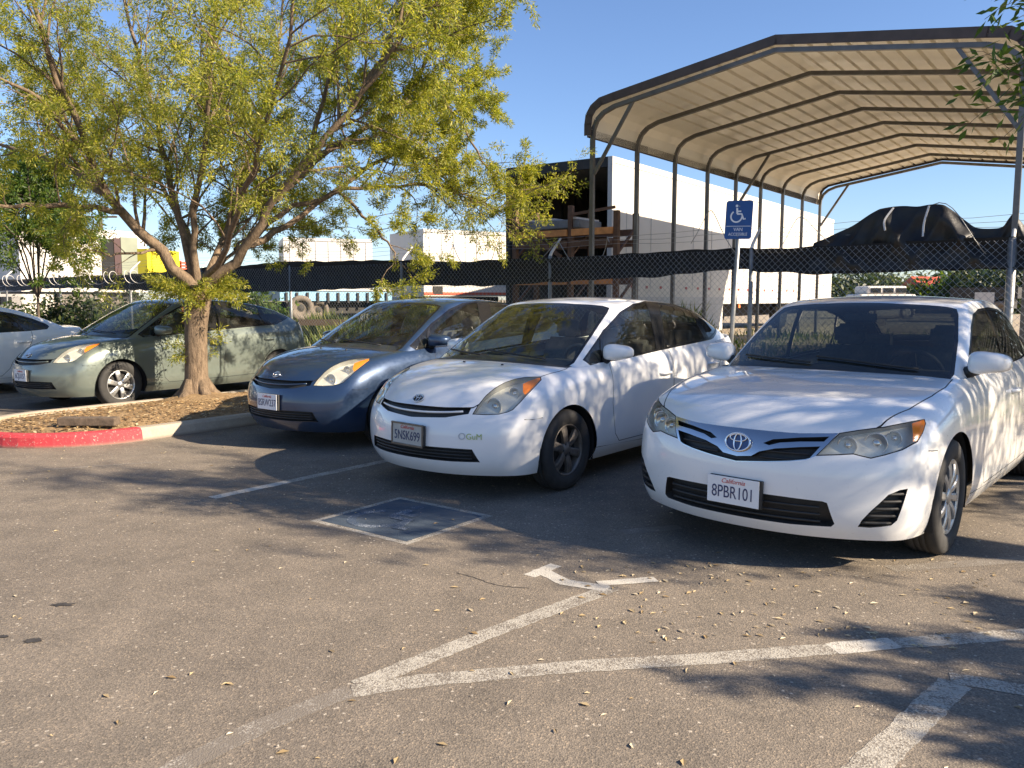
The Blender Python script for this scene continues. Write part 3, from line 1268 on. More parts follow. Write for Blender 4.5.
def build_prius():
    lo, ca = prius_cages()
    lo, ca = subdivide(lo, 3), subdivide(ca, 3)
    car = Car(POSE['white'], lo, ca)
    root = empty('hatchback_car')

    def dlo(car_):
        T = lambda pp: car_.trace(pp, 'c')
        return {
            'outer': T([(582.5, 360), (592, 367), (626, 358.5), (660, 350.5), (690, 344), (711, 339.5), (713.5, 338), (719.5, 323), (706, 313.5), (690, 306.5),
                        (672, 300.6), (656, 299.4), (643, 300.2), (632, 304), (620, 311.5), (603, 330)]),
            'panes': [T([(585.5, 359.5), (592, 364), (600, 362), (600, 338), (593, 348)]),
                      T([(602.5, 361.6), (626, 356), (656.5, 349), (651, 322), (645.5, 303), (636, 305), (622, 313.5), (606, 331.5), (602.5, 335.5)]),
                      T([(665, 347), (690, 341.5), (704, 338.3), (697, 325), (688.5, 309.5), (672, 303.8), (656, 302.3)]),
                      T([(692, 311.5), (708, 337.5), (711, 336.5), (716.5, 323.5), (706, 316.5)])]}

    def extra(root, car, bmats):
        bm = car.lower
        # upper grille slot
        tr = car.trace([(421, 405.2), (445, 407.2), (472, 407.2), (468.5, 414), (445, 417.5), (422, 418)])
        half = [Vector((tr[0].x, 0, tr[0].z))] + [Vector(p) for p in tr[1:5]] + [Vector((tr[5].x, 0, tr[5].z))]
        ba = FRONT
        g = extract(bm, proj_poly(half_to_full(half), ba), ba, 0, 1, lambda c: c.x > .4, .05)
        push(g, .035, 2)
        for f in g.faces:
            f.material_index = 2
        go = bm_obj(g, 'upper_grille', bmats, root)
        zt, zb = half[0].z, half[-1].z
        zm = (zt + zb) / 2
        mm = MB()
        pts = []
        for i in range(25):
            y = -.415 + .83 * i / 24
            h = car.bl.ray_cast(Vector((3, y, zm + .018 * abs(y / .4) ** 2)), Vector((-1, 0, 0)))
            if h[0]:
                pts.append(h[0] + Vector((-.006, 0, 0)))
        mm.tube(pts, .0085, 6)
        mm.build('grille_bar', MATS['paint_proto'], go)
        # lower intake
        tr = car.trace([(424, 446), (448, 447.8), (472, 449.5), (480, 462.3), (452, 461.5), (422.5, 458.5)])
        half = [Vector((tr[0].x, 0, tr[0].z))] + [Vector(p) for p in tr[1:5]] + [Vector((tr[5].x, 0, tr[5].z))]
        g = extract(bm, proj_poly(half_to_full(half), ba), ba, 0, 1, lambda c: c.x > .4, .05)
        push(g, .05, 2)
        for f in g.faces:
            f.material_index = 2
        go = bm_obj(g, 'lower_grille', bmats, root)
        zt, zb = half[0].z, half[-1].z
        yw = max(p.y for p in half) - .06
        slats(car, go, [zb + (zt - zb) * q for q in (.25, .5, .75)], -yw, yw, MATS['black_plastic'], .018, .007)
        h = car.trace([(420.5, 398.8)])[0]
        q = car.topz(h.x, 0)
        emblem(root, q[0], q[1], .05, MATS['chrome'], MATS['black_plastic'])
        # washer jets, wipers
        wj = MB()
        for y in (.28, -.12):
            t = car.low0
            hz = car.topz(.13, y)
            if hz[0]:
                wj.lathe([(.012, 0), (.010, .008), (0, .010)], hz[0], (0, 0, 1), 8)
        wj.build('washer_jet', MATS['black_plastic'], root)
        cz = .035
        for (y0, y1) in ((.50, -.10), (-.12, -.60)):
            pts = []
            for i in range(8):
                y = y0 + (y1 - y0) * i / 7
                x = -.04 - .20 * abs(y / .765) ** 2.4 - .04 - .06 * (i / 7)
                pts.append(Vector((x, y, 0)))
            ps = []
            for p in pts:
                hh = car.bc.ray_cast(Vector((p.x, p.y, 3)), Vector((0, 0, -1)))
                if hh[0]:
                    ps.append(hh[0] + hh[1] * .016)
            if len(ps) > 2:
                wiper(root, car, ps, MATS['black_plastic'])

    spec = dict(rw=.312, wb=2.70, arch=.352, half=.8625, tw=.185, wheel='alloy', rim='rim_silver', belt=.93, dash=(-.25, -.82), seat_x=-1.30, rear_seat_x=-2.2,
                wheel_x=-.90, ivm=(-.93, 0, 1.33), mirror=(-.64, .885, 1.03), mirror_size=(.10, .22, .13),
                lamp_dir=(.75, .45, .5),
                lamp_px=[(472.2, 414.5), (478, 405), (485.4, 395.9), (494, 388.5), (504.9, 382.2), (515, 378.8), (524.5, 377), (541, 376.4), (541.6, 380), (536, 386), (530.3, 392), (521, 402), (513, 410), (508, 412.3), (499, 414.5), (486, 415.2)],
                amber_px=[(523, 384), (530, 380.5), (539.5, 377.6), (540.5, 379.5), (534.5, 386), (528.5, 392), (525, 395), (523, 392)],
                bowls=[((494, 404), .062), ((514, 391), .045)],
                hood=[(.84, 0, 0), (.835, .12, 0), (.81, .25, 0), (.765, .38, 0), (.70, .475, 0), (.55, .575, 0), (.40, .64, 0), (.20, .70, 0), (-.0, .735, 0), (-.12, .735, 0), (-.06, .58, 0), (-.0, .38, 0), (.03, .2, 0), (.04, 0, 0)],
                cowl=[(.035, 0, 0), (.025, .2, 0), (-.005, .38, 0), (-.065, .58, 0), (-.125, .725, 0), (-.42, .70, 0), (-.42, 0, 0)],
                doors=[('f', [(-.72, 1.2), (-.62, .90), (-.59, .62), (-.63, .36), (-.70, .29), (-1.60, .29), (-1.65, .60), (-1.70, 1.2)]),
                       ('r', [(-1.71, 1.2), (-1.66, .60), (-1.61, .29), (-2.20, .30), (-2.33, .40), (-2.37, .50), (-2.45, .60), (-2.60, .72), (-2.72, .85), (-2.75, 1.2)])],
                handles={'f': (-1.50, .80), 'r': (-2.50, .83)},
                seams=[[(.50, .60), (.44, .595), (.34, .60)], [(-.36, .285), (-1.2, .25), (-2.33, .265)]],
                dlo_fn=dlo, extra=extra,
                screens=[('windscreen', [(.02, 0, .93), (.01, .25, .93), (-.04, .48, .925), (-.10, .61, .92), (-.18, .695, .93), (-.24, .71, .965), (-.58, .66, 1.17), (-.91, .60, 1.345), (-.985, .575, 1.385), (-.985, .51, 1.40), (-.91, .25, 1.427), (-.895, 0, 1.437)], (.62, 0, .78), 'glass_screen', .022),
                         ('rear_window', [(-2.62, 0, 1.40), (-2.62, .44, 1.39), (-2.70, .47, 1.37), (-3.12, .45, 1.22), (-3.17, .42, 1.2), (-3.17, 0, 1.22)], (-.35, 0, .93), 'glass_screen', .015)])
    common(root, car, spec)
    return root, car


def build_sedan():
    lo, ca = sedan_cages()
    lo, ca = subdivide(lo, 3), subdivide(ca, 3)
    car = Car(POSE['camry'], lo, ca)
    root = empty('sedan_car')

    def dlo(car_):
        return {
            'outer': [(-.62, 0, .955), (-.66, 0, 1.02), (-.82, 0, 1.14), (-1.02, 0, 1.275), (-1.20, 0, 1.36), (-1.40, 0, 1.395), (-1.75, 0, 1.405), (-2.15, 0, 1.385), (-2.5, 0, 1.325), (-2.80, 0, 1.23), (-3.02, 0, 1.125), (-3.05, 0, 1.085), (-3.0, 0, 1.04), (-2.4, 0, .995), (-1.6, 0, .965)],
            'panes': [[(-.88, 0, .955), (-.88, 0, 1.155), (-1.04, 0, 1.265), (-1.22, 0, 1.345), (-1.40, 0, 1.375), (-1.60, 0, 1.382), (-1.66, 0, .965)],
                      [(-.67, 0, .965), (-.70, 0, 1.02), (-.86, 0, 1.135), (-.86, 0, .965)],
                      [(-1.74, 0, .975), (-1.69, 0, 1.383), (-1.78, 0, 1.382), (-2.15, 0, 1.362), (-2.42, 0, 1.315), (-2.56, 0, 1.16), (-2.60, 0, 1.01)],
                      [(-2.635, 0, 1.02), (-2.59, 0, 1.16), (-2.47, 0, 1.305), (-2.78, 0, 1.215), (-2.98, 0, 1.115), (-3.0, 0, 1.085), (-2.96, 0, 1.05)]]}

    def extra(root, car, bmats):
        bm = car.lower
        ba = FRONT

        def half(px, close=(True, True)):
            t = car.trace(px)
            return [Vector((t[0].x, 0, t[0].z))] + [Vector(p) for p in t[1:-1]] + [Vector((t[-1].x, 0, t[-1].z))]
        full = half([(742, 428), (770, 431), (800, 433.2), (838.5, 433), (828, 444), (815, 456.3), (806, 459.8), (790, 461.3), (770, 462), (740, 462)])
        g = extract(bm, proj_poly(half_to_full(full), ba), ba, 0, 1, lambda c: c.x > .3, .05)
        # the chrome wings are the surface itself; openings are cut out of it
        slit = car.trace([(763, 443), (773, 439.2), (800, 437.4), (829.5, 436.6), (824, 441.6), (800, 441.6), (780, 442.6), (769, 445.2)])
        low = half([(740, 456.3), (751, 455.8), (759, 451.4), (775, 448.4), (800, 447.0), (820.5, 446.4), (810, 457.8), (805, 459.2), (790, 460.6), (768, 461.2), (740, 461.3)])
        gm = []
        for poly in (slit, mirror_pts(slit), half_to_full(low)):
            fs = cut_faces(g, proj_poly(poly, ba), ba, None, -2)
            o = split_off(g, fs)
            push(o, .045, 2)
            for f in o.faces:
                f.material_index = 2
            gm.append(o)
        for f in g.faces:
            f.material_index = 0
        go = bm_obj(g, 'grille', [MATS['chrome_blue']], root)
        for o in gm:
            bm_obj(o, 'grille_opening', bmats, go)
        zb, zt = min(p.z for p in low), max(p.z for p in low)
        for sg in (1, -1):
            slats(car, go, [zb + (zt - zb) * q for q in (.3, .6)], sg * .12, sg * (max(p.y for p in low) - .05), MATS['black_plastic'], .02, .006)
        # lower intake
        hl = half([(740, 490), (780, 496), (822, 501.3), (827, 503), (834.5, 524), (831, 526.8), (790, 524), (738, 516)])
        g = extract(bm, proj_poly(half_to_full(hl), ba), ba, 0, 1, lambda c: c.x > .3, .05)
        push(g, .05, 2)
        for f in g.faces:
            f.material_index = 2
        lo_ = bm_obj(g, 'lower_grille', bmats, root)
        zb, zt = hl[-1].z, hl[0].z
        yw = max(p.y for p in hl) - .07
        slats(car, lo_, [zb + (zt - zb) * q for q in (.2, .45, .7)], -yw, yw, MATS['black_plastic'], .018, .008)
        # fog lamp blanks
        fg = car.trace([(857.5, 527), (862, 520), (870.9, 510.8), (888.4, 494.8), (900, 490), (908, 488.6), (903, 505), (897, 520.6), (891, 525.6), (870, 527.8)])
        for sg in (1, -1):
            q = fg if sg > 0 else mirror_pts(fg)
            fb = basis((.8, .5 * sg, 0))
            g = extract(bm, proj_poly(q, fb), fb, 0, 1, lambda c: c.x > .2 and c.y * sg > .2, .0)
            push(g, .035, 2)
            for f in g.faces:
                f.material_index = 2
            o = bm_obj(g, 'fog_lamp_blank', bmats, root)
            m = MB()
            z0, z1 = min(p[2] for p in fg), max(p[2] for p in fg)
            pl = proj_poly(q, fb)
            for k in range(5):
                z = z0 + (z1 - z0) * (k + .6) / 5.4
                # span of the outline at this height
                xs = []
                for i in range(len(pl)):
                    (ax_, ay), (bx_, by) = pl[i - 1], pl[i]
                    if (ay > z) != (by > z):
                        xs.append(ax_ + (bx_ - ax_) * (z - ay) / (by - ay))
                if len(xs) < 2:
                    continue
                pts = []
                for i in range(7):
                    a_ = min(xs) + .006 + (max(xs) - min(xs) - .012) * i / 6
                    o3 = fb[0] * a_ + Vector((0, 0, z)) + fb[2] * 3
                    h = car.bl.ray_cast(o3, -fb[2])
                    if h[0]:
                        pts.append(h[0] - fb[2] * .016)
                if len(pts) > 1:
                    m.tube(pts, .009, 6)
            m.build('slat', MATS['black_plastic'], o)
        h = car.trace([(738.7, 442)])[0]
        q = car.front(0, h.z)
        emblem(root, q[0] + q[1] * .004, (q[1] + Vector((.6, 0, 0))).normalized(), .072, MATS['chrome'], MATS['emblem_blue'])
        for (y0, y1) in ((.56, -.06), (-.08, -.62)):
            ps = []
            for i in range(8):
                y = y0 + (y1 - y0) * i / 7
                x = -.27 - .25 * abs(y / .80) ** 2.4 - .04 - .06 * (i / 7)
                hh = car.bc.ray_cast(Vector((x, y, 3)), Vector((0, 0, -1)))
                if hh[0]:
                    ps.append(hh[0] + hh[1] * .014)
            if len(ps) > 2:
                wiper(root, car, ps, MATS['black_plastic'])

    spec = dict(rw=.335, wb=2.775, arch=.378, half=.91, tw=.205, wheel='cap', rim='cap_grey', belt=.97, dash=(-.40, -.98), seat_x=-1.50, rear_seat_x=-2.42,
                wheel_x=-1.07, ivm=(-1.03, 0, 1.33), mirror=(-.67, .91, 1.065), mirror_size=(.11, .23, .14),
                lamp_dir=(.8, .5, .33),
                lamp_px=[(814.8, 456), (826, 445), (839.2, 432.9), (860, 429.6), (883.7, 426.7), (905, 422.5), (924.6, 418.9), (926, 423.4), (923, 433), (917.7, 442.1), (902.5, 450.3), (885, 455.5), (870.9, 458.8), (861, 456.5), (853.3, 454.5), (836, 455.4)],
                amber_px=[(911.9, 423.5), (924, 419.8), (925.2, 423.4), (922.4, 432.6), (917, 441), (913, 441.6)],
                bowls=[((879, 442), .058), ((897, 437), .04), ((850, 444), .05)],
                hood=[(.90, 0, 0), (.895, .15, 0), (.875, .30, 0), (.83, .45, 0), (.76, .555, 0), (.60, .66, 0), (.38, .735, 0), (.10, .775, 0), (-.15, .785, 0), (-.40, .765, 0), (-.36, .60, 0), (-.29, .38, 0), (-.25, .2, 0), (-.24, 0, 0)],
                cowl=[(-.245, 0, 0), (-.255, .2, 0), (-.295, .38, 0), (-.365, .60, 0), (-.405, .755, 0), (-.60, .74, 0), (-.60, 0, 0)],
                doors=[('f', [(-.76, 1.2), (-.66, .90), (-.63, .62), (-.67, .36), (-.74, .29), (-1.72, .29), (-1.74, .60), (-1.76, 1.2)]),
                       ('r', [(-1.77, 1.2), (-1.75, .60), (-1.73, .29), (-2.24, .30), (-2.36, .42), (-2.40, .52), (-2.5, .64), (-2.66, .76), (-2.72, .88), (-2.75, 1.2)])],
                handles={'f': (-1.58, .82), 'r': (-2.58, .84)},
                seams=[[(.46, .665), (.42, .66), (.36, .655)], [(-.40, .285), (-1.2, .25), (-2.38, .265)]],
                dlo_fn=dlo, extra=extra,
                screens=[('windscreen', [(-.20, 0, .98), (-.22, .25, .975), (-.28, .48, .965), (-.36, .63, .955), (-.45, .735, .96), (-.51, .745, .995), (-.80, .695, 1.18), (-1.05, .632, 1.352), (-1.11, .605, 1.388), (-1.11, .55, 1.401), (-1.05, .25, 1.43), (-1.04, 0, 1.438)], (.62, 0, .78), 'glass_screen_dark', .022),
                         ('rear_window', [(-2.62, 0, 1.40), (-2.62, .44, 1.38), (-2.70, .49, 1.36), (-3.20, .52, 1.14), (-3.26, .50, 1.11), (-3.30, 0, 1.13)], (-.5, 0, .85), 'glass_tinted', .015)])
    common(root, car, spec)
    return root, car
# ------------------------------------------------------------------ ground
def asphalt_mat():
    m, nt, b = new_mat('asphalt')
    v = coords(nt)
    big = noise(nt, v, .35, 5, .55)
    mid = noise(nt, v, 3.0, 6, .65)
    fine = noise(nt, v, 60, 3, .7)
    vo = ND(nt, 'ShaderNodeTexVoronoi', Scale=155.0)
    nt.links.new(v, vo.inputs['Vector'])
    wn = ND(nt, 'ShaderNodeTexWhiteNoise')
    wn.noise_dimensions = '3D'
    nt.links.new(vo.outputs['Position'], wn.inputs['Vector'])
    base = ramp(nt, big, [(.3, (.160, .139, .116)), (.55, (.196, .170, .140)), (.75, (.224, .193, .157))])
    c = mix(nt, .5, base.outputs[0], ramp(nt, mid, [(.3, (.55, .55, .55)), (.7, (1.25, 1.22, 1.18))]).outputs[0], 'MULTIPLY')
    agg = ramp(nt, wn.outputs['Value'], [(0, (.45, .44, .43)), (.35, (.82, .82, .82)), (.7, (1.08, 1.07, 1.05)), (.94, (1.5, 1.42, 1.3)), (1, (2.3, 2.1, 1.8))])
    c = mix(nt, .6, c, agg.outputs[0], 'MULTIPLY')
    v2 = ND(nt, 'ShaderNodeTexVoronoi', Scale=52.0)
    nt.links.new(v, v2.inputs['Vector'])
    w2 = ND(nt, 'ShaderNodeTexWhiteNoise')
    nt.links.new(v2.outputs['Position'], w2.inputs['Vector'])
    sp = ramp(nt, w2.outputs['Value'], [(.955, (0, 0, 0)), (.965, (1, 1, 1))])
    sp2 = ramp(nt, v2.outputs['Distance'], [(.25, (1, 1, 1)), (.42, (0, 0, 0))])
    spk = mix(nt, 1.0, sp.outputs[0], sp2.outputs[0], 'MULTIPLY')
    c = mix(nt, spk, c, (.42, .37, .30))
    nt.links.new(c, b.inputs['Base Color'])
    b.inputs['Roughness'].default_value = .88
    b.inputs['Specular IOR Level'].default_value = .25
    h = mix(nt, .45, vo.outputs['Distance'], fine)
    bump(nt, b, h, .55, .006)
    return m


asphalt_mat()


def paint_line_mat(name, col, keep, asph=(.17, .147, .12)):
    """worn road paint: the asphalt shows through where traffic has taken it off"""
    m, nt, b = new_mat(name)
    v = coords(nt)
    n1 = noise(nt, v, 7, 6, .7)
    vo = ND(nt, 'ShaderNodeTexVoronoi', Scale=155.0)
    nt.links.new(v, vo.inputs['Vector'])
    wn = ND(nt, 'ShaderNodeTexWhiteNoise')
    nt.links.new(vo.outputs['Position'], wn.inputs['Vector'])
    ad = ND(nt, 'ShaderNodeMath', operation='MULTIPLY_ADD')
    nt.links.new(wn.outputs['Value'], ad.inputs[0])
    ad.inputs[1].default_value = .38
    nt.links.new(n1, ad.inputs[2])
    k = ramp(nt, ad.outputs[0], [(keep - .08, (1, 1, 1)), (min(.999, keep + .12), (0, 0, 0))])
    n2 = noise(nt, v, 30, 4)
    cc = ramp(nt, n2, [(.3, tuple(x * .82 for x in col)), (.7, col)])
    nt.links.new(mix(nt, k.outputs[0], asph, cc.outputs[0]), b.inputs['Base Color'])
    b.inputs['Roughness'].default_value = .8
    bump(nt, b, vo.outputs['Distance'], .4, .005)
    return m


paint_line_mat('line_paint', (.42, .39, .33), .71)
paint_line_mat('line_faded', (.36, .33, .285), .50)
paint_line_mat('line_bright', (.52, .49, .43), .86)
paint_line_mat('blue_paint', (.058, .082, .112), .93, (.08, .085, .10))
paint_line_mat('symbol_paint', (.30, .33, .36), .52, (.05, .075, .115))

m = MB()
pts = [lot(-150, -220), lot(11.0, -220), lot(11.0, 160), lot(-150, 160)]
m.add(pts, [(0, 1, 2, 3)])
tag(m.build('parking_lot', MATS['asphalt']), kind='structure')


def strip(pts, w, z, name, mat):
    """a painted line along ground points, laid as a thin sheet"""
    pts = [Vector((p[0], p[1], 0)) for p in pts]
    fine = []
    for a, b in zip(pts, pts[1:]):
        k = max(1, int((b - a).length / .035))
        fine += [a.lerp(b, i / k) for i in range(k)]
    pts = fine + [pts[-1]]
    w0 = w
    vs, fs = [], []
    n = len(pts)
    for i, p in enumerate(pts):
        t = (pts[min(i + 1, n - 1)] - pts[max(i - 1, 0)]).normalized()
        s = Vector((t.y, -t.x, 0)) * (w0 / 2)
        j1, j2 = 1 + .16 * (hsh(p.x * 7, p.y * 3) - .5), 1 + .16 * (hsh(p.x * 3, p.y * 9) - .5)
        vs += [(p - s * j1) + Vector((0, 0, z)), (p + s * j2) + Vector((0, 0, z))]
    for i in range(n - 1):
        fs.append((2 * i, 2 * i + 1, 2 * i + 3, 2 * i + 2))
    mb = MB()
    mb.add(vs, fs)
    return tag(mb.build(name, mat), kind='structure')


G2 = lambda px, py: gnd(px, py)
strip([G2(120, 800), G2(180, 766), G2(270, 722), G2(352, 690)], .10, .001, 'parking_line', MATS['line_faded'])
strip([G2(358, 686), G2(480, 637), G2(612, 588)], .10, .002, 'parking_line', MATS['line_paint'])
strip([G2(352, 691), G2(420, 681), G2(560, 668), G2(700, 659), G2(832, 649)], .105, .0014, 'parking_line', MATS['line_paint'])
strip([G2(832, 649), G2(895, 643)], .11, .002, 'parking_line', MATS['line_bright'])
strip([G2(895, 643.5), G2(1024, 634), G2(1200, 621)], .105, .0014, 'parking_line', MATS['line_paint'])
strip([G2(835, 800), G2(880, 756), G2(955, 683)], .115, .0014, 'parking_line', MATS['line_paint'])
strip([G2(950, 678), G2(1024, 690), G2(1150, 710)], .10, .002, 'parking_line', MATS['line_paint'])
strip([G2(538, 569), G2(566, 583)], .085, .0016, 'parking_line', MATS['line_bright'])
strip([G2(562, 582), G2(608, 589)], .085, .0022, 'parking_line', MATS['line_bright'])
strip([G2(598, 584), G2(656, 579.5)], .075, .0028, 'parking_line', MATS['line_bright'])
strip([G2(529, 576), G2(556, 565)], .075, .0012, 'parking_line', MATS['line_bright'])
strip([G2(890, 569), G2(960, 564), G2(1100, 554)], .10, .001, 'parking_line', MATS['line_faded'])
strip([G2(622, 532), G2(680, 527)], .10, .001, 'parking_line', MATS['line_faded'])
a0, a1 = G2(212, 498), lot(9.0, -5.37)
strip([a0, a0.lerp(a1, .12)], .10, .002, 'parking_line', MATS['line_bright'])
strip([a0.lerp(a1, .12), a1], .10, .002, 'parking_line', MATS['line_paint'])
strip([lot(2.6, -13.2), lot(9.0, -13.2)], .10, .001, 'parking_line', MATS['line_faded'])
strip([G2(40, 470), G2(160, 462)], .05, .001, 'parking_line', MATS['line_faded'])

# blue accessible-parking square on the ground
A, B, C_, D_ = G2(400, 497), G2(493, 516), G2(407, 545), G2(310, 521)
mb = MB()
cen = (A + B + C_ + D_) / 4
q = lambda p, k: cen + (p - cen) * k
mb.add([q(p, 1.0) + Vector((0, 0, .001)) for p in (A, B, C_, D_)], [(0, 1, 2, 3)])
gs = tag(mb.build('ground_symbol_border', MATS['line_paint']), kind='structure')
mb = MB()
mb.add([q(p, .89) + Vector((0, 0, .002)) for p in (A, B, C_, D_)], [(0, 1, 2, 3)])
tag(mb.build('ground_symbol_field', MATS['blue_paint']), kind='structure')
ex = (B - A).normalized()       # reading direction across the stall
ey = (A - D_).normalized()


def wheelchair(mb, c, x, y, n, s, w):
    """the wheelchair figure as flat strokes: head, body, arm, leg, wheel"""
    def stroke(pts, ww):
        pts = [c + x * (a * s) + y * (b * s) for a, b in pts]
        vs, fs = [], []
        k = len(pts)
        for i, p in enumerate(pts):
            t = (pts[min(i + 1, k - 1)] - pts[max(i - 1, 0)]).normalized()
            q_ = n.cross(t) * (ww * s / 2)
            vs += [p - q_, p + q_]
        for i in range(k - 1):
            fs.append((2 * i, 2 * i + 1, 2 * i + 3, 2 * i + 2))
        lift[0] += .0006
        mb.add([v_ + n * lift[0] for v_ in vs], fs)
    lift = [0.0]
    arcp = [(-.08 + .31 * math.cos(t), -.16 + .31 * math.sin(t)) for t in [R(125) + R(235) * k / 20 for k in range(21)]]
    stroke(arcp, w)
    stroke([(-.07, .30), (-.04, -.02)], w * 1.25)
    stroke([(-.06, .12), (.17, .12)], w)
    stroke([(-.05, -.03), (.21, -.03), (.33, -.32), (.44, -.28)], w * 1.1)
    hd = [c + x * ((-.09 + .075 * math.cos(2 * PI * k / 14)) * s) + y * ((.42 + .075 * math.sin(2 * PI * k / 14)) * s) for k in range(14)]
    mb.add(hd, [tuple(range(14))])


mb = MB()
wheelchair(mb, cen - ex * .06 + Vector((0, 0, .003)), ex, ey, Vector((0, 0, 1)), .62, .10)
tag(mb.build('ground_symbol_figure', MATS['symbol_paint']), kind='structure')

# oil spots and a crack in the asphalt
basic('oil_stain', (.045, .04, .035), .7, 0, .3, 20)
basic('stain', (.118, .10, .082), .85, 0, .3, 9)
for (px, py, rx, ry, mt) in ((64, 605, .05, .022, 'oil_stain'), (34, 641, .035, .022, 'oil_stain'), (2, 637, .03, .016, 'oil_stain')):
    c = gnd(px, py)
    mb = MB()
    n = 22
    vs = [c + Vector((rx * math.cos(2 * PI * k / n) * (.6 + .8 * hsh(px, k)), ry * math.sin(2 * PI * k / n) * (.6 + .8 * hsh(py, k)), .003)) for k in range(n)]
    mb.add(vs, [tuple(range(n))])
    tag(mb.build('oil_spot', MATS[mt]), kind='structure')
for pts in ([(457, 573), (475, 578), (500, 586), (530, 588)],):
    ps = catmull([gnd(*p) for p in pts], 6)
    ps = [p + Vector((.012 * (hsh(i, 3) - .5), .012 * (hsh(i, 9) - .5), 0)) for i, p in enumerate(ps)]
    strip(ps, .006, .0015, 'asphalt_crack', MATS['oil_stain'])


# ---- yard beyond the fence: bare dirt that rises a little
def dirt_mat(name, stops, sc):
    m, nt, b = new_mat(name)
    v = coords(nt)
    n = noise(nt, v, sc, 8, .7)
    n2 = noise(nt, v, sc * 9, 5, .7)
    r = ramp(nt, n, stops)
    c = mix(nt, .6, r.outputs[0], ramp(nt, n2, [(.25, (.5, .5, .5)), (.75, (1.35, 1.3, 1.25))]).outputs[0], 'MULTIPLY')
    nt.links.new(c, b.inputs['Base Color'])
    b.inputs['Roughness'].default_value = .95
    b.inputs['Specular IOR Level'].default_value = .1
    bump(nt, b, n2, .8, .03)


dirt_mat('yard_dirt', [(.3, (.30, .25, .19)), (.5, (.40, .34, .26)), (.7, (.33, .30, .2))], .8)
dirt_mat('island_soil', [(.3, (.17, .115, .065)), (.5, (.30, .21, .12)), (.72, (.40, .29, .17))], 3.2)


def yard_z(u):
    t = min(1, max(0, (u - 11.4) / 9))
    return .02 + .5 * t * t * (3 - 2 * t)


us = [11.0, 11.4, 12, 13, 14, 15, 16, 17, 18, 19, 20, 21, 30, 60, 120, 400, 1200]
vsx = [-1200, -400, -150] + list(range(-80, 61, 5)) + [150, 400, 1200]
vv = [lot(u, v, yard_z(u) - (.02 if i == 0 else 0)) for i, u in enumerate(us) for v in vsx]
nv = len(vsx)
mb = MB()
mb.add(vv, [(i * nv + j, (i + 1) * nv + j, (i + 1) * nv + j + 1, i * nv + j + 1) for i in range(len(us) - 1) for j in range(nv - 1)], True)
tag(mb.build('yard_ground', MATS['yard_dirt']), kind='structure')

# ------------------------------------------------------------------ tree island
VR, VL, UN, UE = -8.15, -10.5, 3.15, 10.6
vc, rad = (VR + VL) / 2, (VR - VL) / 2


def island_outline(inset=0.0, n=22):
    r = rad - inset
    pts = [(UE, vc + r), (8.0, vc + r), (6.2, vc + r)]
    pts += [(UN + rad - r * math.sin(t) * 1.0, vc + r * math.cos(t)) for t in [PI * k / n for k in range(n + 1)]]
    pts += [(6.2, vc - r), (8.0, vc - r), (UE, vc - r)]
    return pts


def kerb_run(name, mat, i0, i1, fa=0.0, fb=0.0):
    prof = [(0.0, 0.0), (.012, .105), (.035, .13), (.06, .135), (.135, .135), (.15, .128), (.15, .02)]
    rings = [island_outline(a) for a, z in prof]
    mb = MB()
    k = len(prof)

    def P(a, i):
        if i == i0 and fa:
            return Vector(rings[a][i]).lerp(Vector(rings[a][i + 1]), fa)
        if i == i1 and fb:
            return Vector(rings[a][i]).lerp(Vector(rings[a][i - 1]), fb)
        return Vector(rings[a][i])
    vs = [lot(P(a, i)[0], P(a, i)[1], prof[a][1]) for i in range(i0, i1 + 1) for a in range(k)]
    n = i1 - i0
    fs = [(i * k + a, i * k + a + 1, (i + 1) * k + a + 1, (i + 1) * k + a) for i in range(n) for a in range(k - 1)]
    fs += [tuple(range(k)), tuple(range(n * k, n * k + k))[::-1]]
    mb.add(vs, fs, False)
    return tag(mb.build(name, mat), kind='structure')


def kerb_mat(name, col, chip):
    m, nt, b = new_mat(name)
    v = coords(nt)
    n = noise(nt, v, 5, 7, .7)
    n2 = noise(nt, v, 45, 5, .7)
    z = nt.nodes.new('ShaderNodeSeparateXYZ')
    nt.links.new(v, z.inputs[0])
    r = ramp(nt, n, [(.25, tuple(c * .8 for c in col)), (.7, tuple(min(1, c * 1.12) for c in col))])
    c = mix(nt, .35, r.outputs[0], ramp(nt, n2, [(.3, (.6, .6, .6)), (.7, (1.2, 1.2, 1.2))]).outputs[0], 'MULTIPLY')
    k = ramp(nt, n2, [(chip, (0, 0, 0)), (min(.99, chip + .04), (1, 1, 1))])
    c = mix(nt, k.outputs[0], c, (.36, .31, .25))
    dirt = ramp(nt, z.outputs[2], [(0, (1, 1, 1)), (.035, (0, 0, 0))])
    c = mix(nt, dirt.outputs[0], c, (.17, .13, .10))
    nt.links.new(c, b.inputs['Base Color'])
    b.inputs['Roughness'].default_value = .75
    bump(nt, b, n2, .3, .01)


kerb_mat('kerb_red', (.47, .04, .05), .605)
kerb_mat('kerb_concrete', (.36, .31, .245), .85)
NO = 22
kerb_run('kerb', MATS['kerb_concrete'], 0, 3, 0, .0)
kerb_run('red_kerb', MATS['kerb_red'], 3, 3 + 16)
kerb_run('kerb', MATS['kerb_concrete'], 3 + 16, NO + 6)

